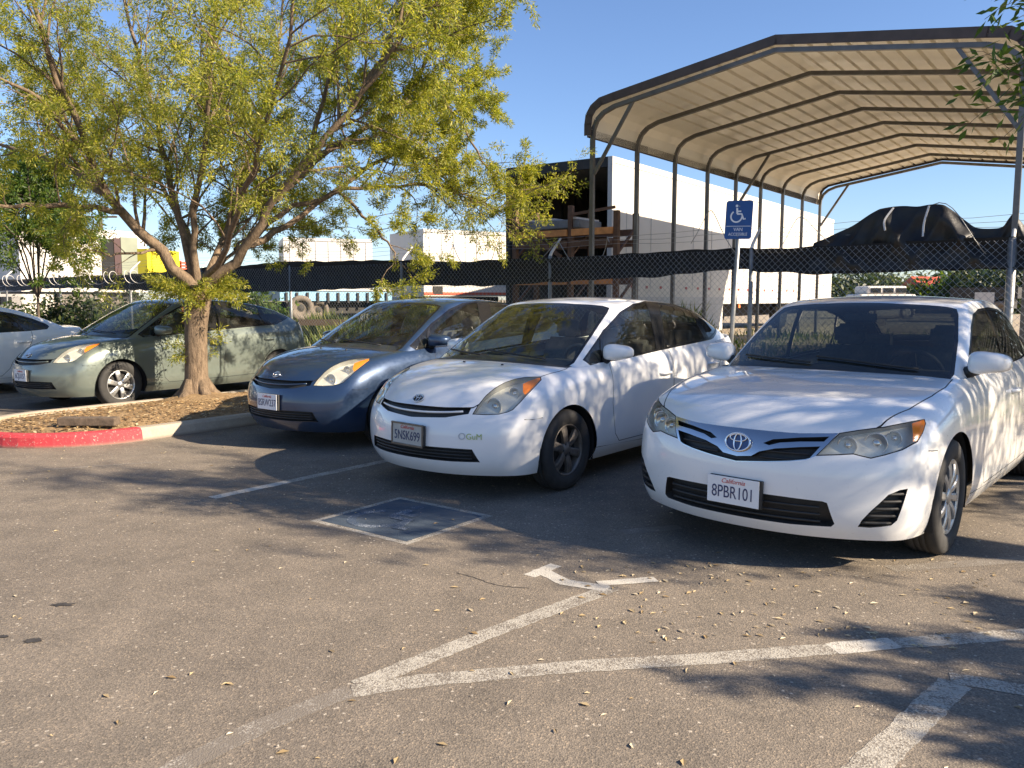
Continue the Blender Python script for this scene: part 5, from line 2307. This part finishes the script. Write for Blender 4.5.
def main_tree():
    t = Tree(5, .052, .0125, 400)
    base = lot(6.10, -10.03, .10)
    A = lambda *p: at(*p)
    fork = at(199, 292, 10.95)
    tp = [base - Vector((0, 0, .1)), base + Vector((0, 0, .12)), base.lerp(fork, .35) + Vector((-.02, 0, 0)), base.lerp(fork, .7) + Vector((-.03, 0, 0)), fork]
    c = catmull(tp, 5)
    n = len(c)
    rad = []
    for i in range(n):
        z = (c[i] - base).z
        rad.append(.145 + .10 * math.exp(-max(0, z) / .13) + .05 * max(0, (z - 1.0) / .5) * .6)
    # bark relief: many sides, jittered ring by ring
    t.wood.tube(c, rad, 18, cap=False)
    for k in range(5):      # root flare
        an = k * 1.31 + .4
        e = base + Vector((math.cos(an) * .42, math.sin(an) * .42, -.04))
        t.wood.tube([base + Vector((math.cos(an) * .1, math.sin(an) * .1, .28)), base + Vector((math.cos(an) * .2, math.sin(an) * .2, .1)), e], [.07, .075, .03], 8)
    F = fork
    lim = [
        ([F, A(150, 240, 10.8), A(108, 195, 10.6), A(75, 120, 10.3), A(45, 45, 10.0), A(22, -40, 9.8)], .11, .03, .75),
        ([A(108, 195, 10.6), A(60, 163, 11), A(0, 145, 11.5), A(-70, 128, 12)], .06, .018, 1.2),
        ([A(125, 212, 10.7), A(62, 206, 10), A(0, 206, 9.5), A(-60, 215, 9)], .055, .018, 1.4),
        ([A(86, 150, 10.4), A(40, 100, 9.6), A(-20, 70, 9)], .05, .018, 1.0),
        ([F, A(180, 215, 11.3), A(165, 160, 11.6), A(148, 90, 12), A(125, 0, 12.5), A(110, -80, 12.8)], .075, .022, .65),
        ([F, A(195, 210, 11), A(207, 130, 10.6), A(212, 60, 10.2), A(222, -50, 9.8)], .075, .022, .65),
        ([F, A(225, 235, 11.5), A(250, 150, 12.5), A(275, 60, 13.2), A(290, -50, 13.8)], .07, .022, .7),
        ([F, A(245, 250, 10.8), A(275, 200, 10.6), A(305, 165, 10.4), A(350, 110, 10.2), A(390, 55, 10), A(425, 5, 9.9)], .10, .025, 1.2),
        ([A(240, 257, 10.95), A(270, 222, 11.3), A(320, 197, 11.6), A(370, 188, 11.8), A(430, 185, 12), A(470, 196, 12.1), A(502, 212, 12.2)], .06, .015, .5),
        ([A(275, 200, 10.6), A(330, 150, 11.4), A(400, 108, 12), A(430, 88, 12.5), A(452, 92, 12.7)], .07, .02, 1.9),
        ([A(250, 245, 11.1), A(300, 215, 11.5), A(370, 165, 12.0), A(415, 150, 12.3), A(445, 165, 12.6)], .065, .02, .95),
        ([A(340, 193, 11.7), A(370, 222, 11.4), A(392, 248, 11.2), A(396, 268, 11.1)], .035, .012, 2.0),
        ([A(350, 110, 10.2), A(390, 40, 10.4), A(420, -40, 10.5)], .05, .02, 1.9),
        ([A(305, 165, 10.4), A(328, 80, 10.8), A(350, -10, 11)], .05, .02, 1.3),
        ([F, A(185, 230, 12), A(150, 170, 13.3), A(95, 115, 14.6), A(60, 40, 15.2)], .07, .02, .5),
        ([F, A(232, 232, 10.0), A(258, 150, 9.0), A(285, 60, 8.2), A(300, -30, 7.9)], .06, .02, .6),
        ([A(400, 108, 12), A(425, 60, 11.6), A(438, 15, 11.4), A(442, -40, 11.3)], .045, .014, 2.8),
        ([A(430, 88, 12.5), A(458, 120, 12.3), A(482, 160, 12.2), A(500, 190, 12.1)], .035, .012, 2.2),
        ([A(415, 150, 12.3), A(445, 180, 12.0), A(470, 205, 11.9)], .03, .012, 1.5),
        ([F, A(235, 250, 12.0), A(275, 228, 13.0), A(330, 232, 13.8)], .045, .012, 1.5),
        ([A(235, 250, 12.0), A(255, 225, 13.4), A(262, 190, 14.2)], .03, .01, 1.2),
        ([A(160, 250, 10.9), A(120, 255, 10.2), A(85, 250, 9.7)], .03, .01, .5),
        ([A(425, 5, 9.9), A(440, 40, 10.1), A(448, 70, 10.3)], .03, .01, 2.2),
    ]
    for i, (pts, r0, r1, lf) in enumerate(lim):
        t.limb(pts, r0 * .78, r1 * .65, 3, lf, start=.18 if i not in (1, 2, 3, 7, 8, 10) else (.1 if i < 4 else .45))
    # shoots on the trunk
    R_ = t.r
    for z0, cnt, ln in ((.75, 9, .22), (1.55, 40, .55), (.45, 3, .15)):
        for _ in range(cnt):
            an = R_.random() * 2 * PI
            z = z0 + R_.uniform(-.16, .2)
            p = base.lerp(fork, min(1, z / 1.5)) + Vector((math.cos(an) * .15, math.sin(an) * .15, 0))
            t.branch(p, Vector((math.cos(an), math.sin(an), R_.uniform(-.1, .9))), ln * R_.uniform(.6, 1.2), .004, 0, 1.0, .3)
    root, n = t.build('shade_tree', base, 'bark', 'leaf_spring')
    tag(root, 'broad spreading tree in yellow green spring leaf rising from the kerbed island', 'tree')
    print('main tree leaves', n, 'wood', len(t.wood.v))


main_tree()


def round_tree(name, label, base, h, trunk_h, rad, seed, leaf, bark, leaf_len, leaf_w, dens, nl=8, tr=.16, lv=3, group=None, squash=1.0, extra=(), lean=(0, 0), leafy=1.0):
    t = Tree(seed, leaf_len, leaf_w, dens)
    R_ = t.r
    base = Vector(base)
    f = base + Vector((lean[0], lean[1], trunk_h))
    t.wood.tube(catmull([base - Vector((0, 0, .1)), base.lerp(f, .5) + Vector((R_.gauss(0, .05), R_.gauss(0, .05), 0)), f], 4), [tr * 1.35, tr * 1.15, tr * 1.05, tr, tr, tr, tr, tr, tr * .95], 10, cap=False)
    for i in range(nl):
        an = 2 * PI * (i + R_.random() * .6) / nl
        el = R_.uniform(.25, 1.35)
        rr = rad * R_.uniform(.8, 1.05) * math.cos(el * .9)
        zz = trunk_h + (h - trunk_h) * (.25 + .75 * math.sin(el)) * R_.uniform(.85, 1.0)
        e = base + Vector((math.cos(an) * rr, math.sin(an) * rr, zz * squash))
        m = f.lerp(e, .5) + Vector((R_.gauss(0, .12), R_.gauss(0, .12), .18 * rad))
        t.limb([f, m, e], tr * .6, .02, lv, leafy, start=.2)
    for pts in extra:
        t.limb([Vector(p) for p in pts], .012, .003, 1, .33, start=.3, per=12)
    root, n = t.build(name, base, bark, leaf)
    tag(root, label, 'tree', group)
    print(name, n, len(t.wood.v))
    return root


# trees along the right of the lot: they shade the cars; one hangs a spray of leaves into the picture
twig = [[at(1148, -14, 4.3), at(1093, 16, 4.2), at(1053, 52, 4.1), at(1020, 70, 4.1)], [at(1148, -14, 4.3), at(1103, 36, 4.2), at(1068, 64, 4.15), at(1028, 79, 4.1)],
        [at(1148, -14, 4.3), at(1093, -14, 4.0), at(1058, 8, 3.9)], [at(1138, 6, 4.2), at(1098, 26, 4.0), at(1058, 66, 3.9)], [at(1138, -24, 4.2), at(1098, -34, 4.0), at(1048, -22, 3.9)]]
twig.insert(0, [(7.1, 2.92, 2.3), (5.2, 3.6, 3.3), tuple(at(1124, -14, 4.3))])
round_tree('shade_tree', 'tree at the right edge whose leafy spray hangs in front of the carport', (7.1, 2.92, 0), 6.2, 2.2, 1.1, 21, 'leaf_mid', 'bark', .078, .023, 130, 9, .12, 3, None, 1.0, twig, leafy=.47)
round_tree('shade_tree', 'second tree out of frame on the right, beyond the first', (8.9, 4.75, 0), 6.4, 2.3, 2.4, 22, 'leaf_mid', 'bark', .11, .032, 70, 9, .13, 3, None, 1.0, leafy=.34)
round_tree('shade_tree', 'low young tree out of frame at the right, near the painted corner', (6.6, 1.3, 0), 2.75, .9, .95, 23, 'leaf_mid', 'bark', .10, .028, 130, 8, .08, 3, None, 1.0, leafy=2.3)
# ------------------------------------------------------------------ things in the yard behind the fence
basic('far_white', (.64, .60, .54), .6, 0, .08, .8)
basic('far_cream', (.55, .47, .38), .7, 0, .15, 1)
basic('olive_panel', (.20, .22, .16), .6, 0, .15, 1)
basic('maroon', (.05, .02, .02), .6, 0, .1)
basic('yellow_panel', (.72, .60, .03), .5, 0, .06, 2)
basic('orange_red', (.55, .10, .05), .6, 0, .1)
basic('bed_blue', (.22, .42, .58), .55, 0, .12, 2)
basic('tyre_dusty', (.16, .135, .11), .9, 0, .25, 6)
basic('creosote', (.09, .065, .045), .9, 0, .2, 5)


def face_box(px0, z0d, px1, z1d, ztop, zbot, depth):
    """frame of a box whose near face runs between two sight lines"""
    a, b = at(px0, HOR, z0d), at(px1, HOR, z1d)
    a.z = b.z = 0
    d = (b - a)
    L = d.length
    d.normalize()
    n = Vector((-d.y, d.x, 0))
    if n.y < 0:
        n = -n
    return a, d, n, L


class Box:
    def __init__(s, name, label, cat, px0, z0d, px1, z1d, group=None):
        s.a, s.d, s.n, s.L = face_box(px0, z0d, px1, z1d, 0, 0, 0)
        s.root = empty(name, s.a + s.d * (s.L / 2))
        s.o = s.root.location.copy()
        tag(s.root, label, cat, group)

    def slab(s, nm, l0, l1, n0, n1, z0, z1, mt, bev=0.0, par=None):
        mb = MB()
        c = s.a + s.d * ((l0 + l1) / 2) + s.n * ((n0 + n1) / 2) + Vector((0, 0, (z0 + z1) / 2)) - s.o
        mb.box(c, (l1 - l0, n1 - n0, z1 - z0), (s.d, s.n, Vector((0, 0, 1))), bev)
        return mb.build(nm, MATS[mt], par or s.root)

    def ribs(s, k, z0, z1, mt='trailer_grey'):
        mb = MB()
        for i in range(k):
            l = s.L * (i + .5) / k
            mb.box(s.a + s.d * l + s.n * -.008 + Vector((0, 0, (z0 + z1) / 2)) - s.o, (.03, .014, z1 - z0), (s.d, s.n, Vector((0, 0, 1))))
        mb.box(s.a + s.d * (s.L / 2) + s.n * -.012 + Vector((0, 0, z1 + .04)) - s.o, (s.L, .022, .09), (s.d, s.n, Vector((0, 0, 1))))
        return mb.build('side_ribs', MATS[mt], s.root)

    def wheel(s, l, n, z, r, w=.25, mt='tyre_dusty'):
        mb = MB()
        c = s.a + s.d * l + s.n * n + Vector((0, 0, z)) - s.o
        mb.lathe([(r * .30, w * .1), (r * .58, w * .15), (r * .60, w * .45), (r * .93, w * .5), (r, w * .35), (r, -w * .4), (r * .6, -w * .5)], c, -s.n, 28)
        o = mb.build('tyre', MATS[mt], s.root)
        mb = MB()
        mb.lathe([(0, w * .22), (r * .2, w * .2), (r * .3, w * .1), (r * .56, w * .12)], c, -s.n, 16)
        mb.build('hub', MATS['trailer_dark'], o)
        return o


# white box trailer with an open side door, far left
b = Box('box_trailer', 'white box trailer with a dark open doorway, seen through the tree at far left', 'trailer', 22, 29, 148, 32.7)
p = b.L / 126
b.slab('body', 0, b.L, 0, 2.6, 1.74, 4.08, 'far_white')
b.ribs(9, 1.8, 3.98)
b.slab('doorway', 78 * p, 91 * p, -.03, .02, 2.2, 3.75, 'cloth_black')  # solid black slab: the shade inside the doorway is put into its colour
b.slab('door', 91 * p, 98 * p, -.06, -.01, 2.2, 3.8, 'maroon')
b.slab('door', 98 * p, 116 * p, -.08, -.02, 2.2, 3.85, 'olive_panel')
b.slab('door', 116 * p, 126 * p, -.05, -.01, 2.2, 3.7, 'trailer_grey')
b.slab('chassis', .2, b.L - .2, .3, 2.3, .95, 1.73, 'trailer_dark')
for l in (1.0, b.L - 1):
    b.wheel(l, .3, .98, .5)
b = Box('yellow_panel', 'bright yellow panel standing beside the white box trailer, partly hidden by the tree limb', 'panel', 149, 26, 181, 27.6)
b.slab('body', 0, b.L, 0, .35, 1.95, 3.05, 'yellow_panel')
b.slab('rib', .2, .25, -.03, 0, 2.0, 3.0, 'yellow_panel')
b.slab('rib', b.L - .25, b.L - .2, -.03, 0, 2.0, 3.0, 'yellow_panel')
b = Box('barrier', 'orange red slatted barrier standing right of the bright yellow panel', 'barrier', 183, 27.6, 190, 27.9)
for k in range(6):
    b.slab('slat', 0, b.L, 0, .04, 2.15 + k * .1, 2.21 + k * .1, 'orange_red')
b.slab('post', 0, .05, .045, .1, .5, 2.75, 'orange_red')
b.slab('post', b.L - .05, b.L, .045, .1, .5, 2.75, 'orange_red')
b = Box('box_trailer', 'plain white trailer body showing above the fence, behind the middle of the tree', 'trailer', 285, 28, 373, 29)
b.slab('body', 0, b.L, 0, 2.5, 1.8, 3.55, 'far_white')
b.ribs(7, 1.96, 3.45)
b.slab('rail', 0, b.L, -.03, -.005, 1.8, 1.95, 'trailer_grey')
b.slab('chassis', .3, b.L - .3, .6, 1.8, 1.2, 1.79, 'trailer_dark')
for l in (.8, b.L - .9):
    b.wheel(l, .3, 1.0, .5)
b = Box('box_trailer', 'weathered white trailer with an orange stripe, just left of the dark trailer opening', 'trailer', 424, 24.6, 516, 26.3)
b.slab('body', 0, b.L, 0, 2.5, 1.56, 3.55, 'far_white')
b.ribs(8, 2.08, 3.45)
b.slab('stripe', 0, b.L, -.02, -.004, 1.60, 1.68, 'orange_red')
for k in range(4):
    b.slab('panel', .3 + k * 1.05, 1.1 + k * 1.05, -.012, -.003, 1.85, 2.05, 'trailer_grey')
for k in range(2):
    b.slab('opening', .3 + k * 3.3, .62 + k * 3.3, -.025, -.004, 1.62, 1.86, 'trailer_dark')
b.slab('chassis', .3, b.L - .3, .6, 1.8, 1.1, 1.55, 'trailer_dark')
for l in (.9, b.L - 1.0):
    b.wheel(l, .3, .95, .46)
# blue flatbed
b = Box('flatbed_truck', 'pale blue flatbed with stakes and big dusty tyres, behind the blue hatchback', 'truck', 280, 23, 392, 25)
b.slab('bed', 0, b.L, 0, 2.2, 1.42, 1.70, 'bed_blue')
b.slab('deck_edge', 0, b.L, -.03, 2.2, 1.705, 1.76, 'far_white')
for k in range(11):
    b.slab('stake_pocket', .15 + k * .31, .21 + k * .31, -.05, -.002, 1.36, 1.66, 'trailer_dark')
b.slab('chassis', .1, b.L - .1, .3, 1.9, 1.05, 1.40, 'trailer_dark')
b.wheel(.58, -.02, 1.22, .36)
b.wheel(1.18, .18, 1.16, .30)
b.slab('cab', b.L - .02, b.L + 1.7, .1, 2.1, 1.0, 1.55, 'far_white', .1)
# low things under the fence at the left
b = Box('planter_wall', 'low cream block wall under the fence cloth at far left', 'wall', 60, 26, 101, 26)
b.slab('wall', 0, b.L, 0, .3, .5, 1.62, 'far_cream')
b = Box('van', 'white van side showing under the fence at the left edge', 'van', -60, 27, 24, 27)
b.slab('body', 0, b.L, 0, 1.8, .9, 1.64, 'far_white', .08)
b.slab('window', .5, b.L - .4, -.01, .05, 1.3, 1.55, 'gloss_black')
for l in (.6, b.L - .6):
    b.wheel(l, .1, .82, .33)
b = Box('board', 'long brown board on edge in the weeds behind the blue hatchback', 'board', 298, 19, 350, 19)
b.slab('board', 0, b.L, 0, .05, .86, 1.0, 'creosote')
# right of the big trailer
b = Box('pickup_truck', 'small white truck cab with three windows, seen under the tarp', 'truck', 866, 40, 910, 40)
b.slab('body', -.3, b.L + .3, 0, 1.8, .6, 1.72, 'far_white', .1)
b.slab('cab', .1, b.L - .1, .1, 1.7, 1.725, 2.12, 'far_white', .12)
for k in range(3):
    b.slab('window', .25 + k * .62, .75 + k * .62, .08, .2, 1.78, 2.02, 'gloss_black')
for l in (.2, b.L - .1):
    b.wheel(l, .1, .85, .36)
b = Box('flatbed_truck', 'dark truck bed loaded at right, between the fence post and the small white truck', 'truck', 955, 34, 1000, 33)
b.slab('bed', -.2, b.L + .6, 0, 2, 1.5, 1.95, 'trailer_dark')
b.slab('headboard', b.L - .9, b.L - .2, -.02, 1.9, 1.1, 1.75, 'trailer_grey')
b.slab('chassis', 0, b.L + .4, .3, 1.7, 1.1, 1.48, 'trailer_dark')
for l in (.3, b.L):
    b.wheel(l, .1, .95, .45)
b = Box('house', 'distant low house with a brown roof among the far trees', 'house', 926, 75, 950, 75)
b.slab('wall', 0, b.L, 0, 5, .5, 2.5, 'far_cream')
mb = MB()
q = lambda l, n, z: b.a + b.d * l + b.n * n + Vector((0, 0, z)) - b.o
mb.add([q(-.3, -.4, 2.45), q(b.L + .3, -.4, 2.45), q(b.L + .3, 5.4, 2.45), q(-.3, 5.4, 2.45), q(-.3, 2.5, 3.6), q(b.L + .3, 2.5, 3.6)],
       [(0, 1, 5, 4), (2, 3, 4, 5), (0, 4, 3), (1, 2, 5), (0, 3, 2, 1)])
mb.build('roof', MATS['orange_red'], b.root)
# utility pole
c = at(101, 230, 55)
up = empty('utility_pole', (c.x, c.y, .5))
tag(up, 'thin brown utility pole rising above the white box trailer', 'pole')
mb = MB()
mb.tube([(0, 0, 0), (0, 0, 6.9)], [.17, .12], 8)
mb.build('pole', MATS['creosote'], up)
mb = MB()
mb.bar((-1.1, 0, 6.4), (1.1, 0, 6.4), .1, .12)
mb.build('crossarm', MATS['creosote'], up)

# weeds and bushes
wc = []


def weed_patch(name, n, fu, fv, hmin, hmax, mat, w=.02):
    V_, F_ = [], []
    for i in range(n):
        u, v = random.uniform(*fu), random.uniform(*fv)
        h_ = random.uniform(hmin, hmax) * (.4 + .9 * (math.sin(u * 2.1 + v * 1.3) * .5 + .5))
        b_ = lot(u, v, yard_z(u) - .02)
        an = random.random() * 2 * PI
        d = Vector((math.cos(an), math.sin(an), 0))
        tip = b_ + Vector((random.gauss(0, .25), random.gauss(0, .25), 1)) * h_
        m_ = b_.lerp(tip, .55) + Vector((0, 0, .08 * h_))
        o = len(V_)
        ww = w * random.uniform(.6, 1.4)
        V_ += [b_ - d * ww * .5, b_ + d * ww * .5, m_ + d * ww, tip, m_ - d * ww]
        F_.append((o, o + 1, o + 2, o + 4))
        F_.append((o + 4, o + 2, o + 3, o + 3))
    V2 = [tuple(p) for p in V_]
    me = bpy.data.meshes.new(name)
    me.from_pydata(V2, [], [f if f[2] != f[3] else f[:3] for f in F_])
    me.materials.append(MATS[mat])
    return tag(link(bpy.data.objects.new(name, me)), kind='stuff')


leafmat('weed_green', [(0, (.06, .10, .015)), (.5, (.13, .18, .03)), (.85, (.24, .24, .06)), (1, (.36, .31, .14))], .4)
weed_patch('weeds', 26000, (11.5, 19.5), (-19, -8.3), .35, .85, 'weed_green', .022)
weed_patch('weeds', 9000, (11.5, 22), (-8.3, 6), .06, .24, 'weed_green', .016)
weed_patch('weeds', 9000, (11.5, 20), (-42, -19), .2, .6, 'weed_green', .02)


def bush(name, label, c, rx, ry, rz, n, leaf, size, seed, cat='bush', group=None, trunk=True):
    g = np.random.default_rng(seed)
    root = empty(name, (c[0], c[1], c[2]))
    # clumps of leaves through the volume
    k = max(10, n // 90)
    cc = g.normal(size=(k, 3))
    cc /= np.linalg.norm(cc, axis=1, keepdims=True)
    cc *= (g.random(k) ** .45)[:, None]
    cc[:, 2] = np.abs(cc[:, 2]) * 1.0
    which = g.integers(0, k, n)
    p = cc[which] + g.normal(size=(n, 3)) * .15
    p = p * [rx, ry, rz]
    p[:, 2] += rz * .10
    d = g.normal(size=(n, 3))
    d /= np.linalg.norm(d, axis=1, keepdims=True)
    x = np.cross(d, g.normal(size=(n, 3)))
    x /= np.linalg.norm(x, axis=1, keepdims=True)
    s_ = size * (.6 + .8 * g.random(n))[:, None]
    v = np.stack([p - d * s_, p + x * s_ * .45, p + d * s_, p - x * s_ * .45], 1).reshape(-1, 3)
    raw_mesh('crown', v, np.arange(4 * n).reshape(n, 4), MATS[leaf], root)
    mb = MB()
    r_ = random.Random(seed)
    for i in range(7):
        e = Vector(cc[i % k]) * .8
        mb.tube([(0, 0, -.1), (e.x * rx * .4, e.y * ry * .4, rz * .35), (e.x * rx, e.y * ry, abs(e.z) * rz)], [.05 * rz, .03 * rz, .01 * rz], 5)
    mb.build('trunk', MATS['bark_dark'], root)
    return tag(root, label, cat, group)


far = [(850, 70, 4.5, 4.2, 'leaf_dark', 'dark grey green tree behind the trailer end'), (880, 82, 5.5, 4.0, 'leaf_far', 'pale olive tree left of the small white truck'),
       (912, 90, 6, 4.8, 'leaf_far', 'broad olive tree right of the small white truck'), (958, 66, 3.6, 4.2, 'leaf_mid', 'bright green tree beside the distant house'),
       (985, 60, 3.4, 4.3, 'leaf_dark', 'dark rounded tree just left of the corner fence post'), (1022, 55, 3.8, 4.6, 'leaf_dark', 'dark tree cut by the right picture edge'),
       (830, 75, 4, 3.6, 'leaf_dark', 'low dark tree tucked against the far trailer corner')]
for i, (px, Z, rx, rz, lf, lb) in enumerate(far):
    c = at(px, HOR, Z)
    bush('tree', lb, (c.x, c.y, .5), rx, rx * .8, rz * .75, 5200, lf, .20, 40 + i, 'tree', 'far trees beyond the yard')
for i, (px, Z, rx, rz, lf, lb) in enumerate([(52, 24, 1.7, 1.25, 'leaf_dark', 'dark bush under the fence left of the grey green hatchback'), (96, 23.5, 1.4, 1.2, 'leaf_dark', 'dark bush behind the windscreen of the grey green hatchback'),
                                          (245, 19, 1.1, 1.4, 'leaf_mid', 'green bush behind the trunk and the fence cloth'), (132, 25, 1.6, 1.2, 'leaf_dark', 'dark bush low behind the tree trunk')]):
    c = at(px, HOR, Z)
    bush('bush', lb, (c.x, c.y, .3), rx, rx * .7, rz, 2600, lf, .07, 60 + i)
c = (12.6, 13.2)  # unseen tree, added so the sedan side windows reflect something dark
bush('tree', 'dense dark tree added out of frame beyond the fence for the sedan windows to reflect', (c[0], c[1], .6), 3.0, 3.0, 4.6, 9000, 'leaf_dark', .16, 90, 'tree')
# slim young tree behind the fence, far left
c = at(38, HOR, 20)
round_tree('young_tree', 'slim young tree with drooping green leaves behind the fence at far left', (c.x, c.y, .3), 4.6, 1.2, 1.6, 77, 'leaf_mid', 'bark_dark', .10, .034, 95, 10, .03, 3, leafy=1.3)
# ------------------------------------------------------------------ cars in the lot
def repaint(o, table):
    """give a copied car its own paint without touching the shared shapes"""
    for ch in [o] + list(o.children_recursive):
        if ch.type != 'MESH':
            continue
        for i, s in enumerate(ch.material_slots):
            if s.material and s.material.name in table:
                nm = s.material.name
                s.link = 'OBJECT'
                s.material = MATS[table[nm]]


def pose(o, p):
    o.location = (p[0], p[1], 0)
    o.rotation_euler = (0, 0, p[2])


def plate_at(root, car, z, txt, y=0.0, **k):
    h = car.front(y, z)
    if h[0]:
        n = Vector((h[1].x, h[1].y * .3, h[1].z * .15))
        return plate(root, h[0], n, txt, **k)


proto, pcar = build_prius()
blue = copy_tree(proto)
green = copy_tree(proto)
G_CAR = 'hatchbacks parked nose out along the kerb'
pose(proto, POSE['white'])
pose(blue, POSE['blue'])
pose(green, POSE['green'])
repaint(blue, {'paint_proto': 'paint_blue'})
repaint(green, {'paint_proto': 'paint_green'})
repaint(proto, {'paint_proto': 'paint_white', 'rim_silver': 'rim_dirty'})
zpl = pcar.trace([(410, 434)])[0].z
plate_at(proto, pcar, zpl, '5NSK699', frame=True, faded=True, tilt=-.02)
plate_at(blue, pcar, zpl, '8SRW237')
plate_at(green, pcar, zpl, '6CJU157')
tag(proto, 'white hatchback with dark dirty wheels and a framed front plate, behind the blue ground symbol', 'car', G_CAR)
tag(blue, 'dark blue hatchback with its nose in shade, beside the kerbed tree island', 'car', G_CAR)
tag(green, 'grey green hatchback with bright silver wheels parked behind the tree trunk', 'car', G_CAR)
# faint scribble on the white car's bumper
h = pcar.trace([(470, 437)])[0]
hn = pcar.front(h.y, h.z)
nx = hn[1]
x = Vector((0, 0, 1)).cross(nx).normalized()
y = nx.cross(x)
M = Matrix(((x.x, y.x, nx.x, 0), (x.y, y.y, nx.y, 0), (x.z, y.z, nx.z, 0), (0, 0, 0, 1)))
M.translation = hn[0] + nx * .004
basic('decal_green', (.42, .50, .16), .6)
basic('decal_grey', (.45, .45, .46), .6)
text_mesh('GuM', .06, MATS['decal_green'], 'bumper_lettering', proto, M @ Matrix.Translation((.03, 0, 0)))
text_mesh('O', .07, MATS['decal_grey'], 'bumper_lettering', proto, M @ Matrix.Translation((-.06, 0, 0)))

sproto, scar = build_sedan()
sed2 = copy_tree(sproto)
pose(sproto, POSE['camry'])
repaint(sproto, {'paint_proto': 'paint_white_clean'})
plate_at(sproto, scar, scar.trace([(732, 490)])[0].z, '8PBR101', tilt=-.01)
tag(sproto, 'white sedan with a chrome winged grille, the largest and nearest car', 'car')
for ch in list(sed2.children):
    if ch.name.split('.')[0] in ('emblem',):
        for c2 in list(ch.children):
            bpy.data.objects.remove(c2)
        bpy.data.objects.remove(ch)
pose(sed2, tuple(lot(2.95, -14.8)[:2]) + (R(232.5),))
sed2.scale = (1, 1, .945)
repaint(sed2, {'paint_proto': 'paint_cream', 'chrome_blue': 'black_plastic'})
tag(sed2, 'off white sedan cut off by the picture edge, beyond the grey green hatchback', 'car')
# ------------------------------------------------------------------ light
SUN_H = (0.93, -0.37)
SUN_EL = R(29.5)
w = bpy.data.worlds.new('World')
scene.world = w
w.use_nodes = True
nt = w.node_tree
bg = nt.nodes['Background']
sk = nt.nodes.new('ShaderNodeTexSky')
sk.sky_type = 'NISHITA'
sk.sun_disc = False
sk.sun_elevation = SUN_EL
sk.sun_rotation = math.atan2(SUN_H[0], SUN_H[1])
sk.altitude = 0
sk.air_density = 1.0
sk.dust_density = 0.25
sk.ozone_density = 3.0
sky_t = nt.nodes.new('ShaderNodeMix')
sky_t.data_type = 'RGBA'
sky_t.blend_type = 'MULTIPLY'
sky_t.inputs[0].default_value = 1.0
sky_t.inputs[7].default_value = (1.0, 1.05, 1.22, 1)
nt.links.new(sk.outputs[0], sky_t.inputs[6])
nt.links.new(sky_t.outputs[2], bg.inputs[0])
bg.inputs[1].default_value = 0.06
sd = bpy.data.lights.new('sun', 'SUN')
sd.energy = 5.0
sd.angle = R(0.53)
sd.color = (1.0, 0.84, 0.64)
so = link(bpy.data.objects.new('sun', sd))
D = Vector((SUN_H[0], SUN_H[1], 0)).normalized() * math.cos(SUN_EL) + Vector((0, 0, math.sin(SUN_EL)))
so.rotation_euler = D.to_track_quat('Z', 'Y').to_euler()
so.location = D * 40
vs_ = scene.view_settings
vs_.view_transform = 'Standard'
vs_.look = 'None'
vs_.exposure = 1.42
vs_.gamma = 1.0
scene.cycles.max_bounces = 8
scene.cycles.transparent_max_bounces = 24
scene.cycles.use_denoising = True
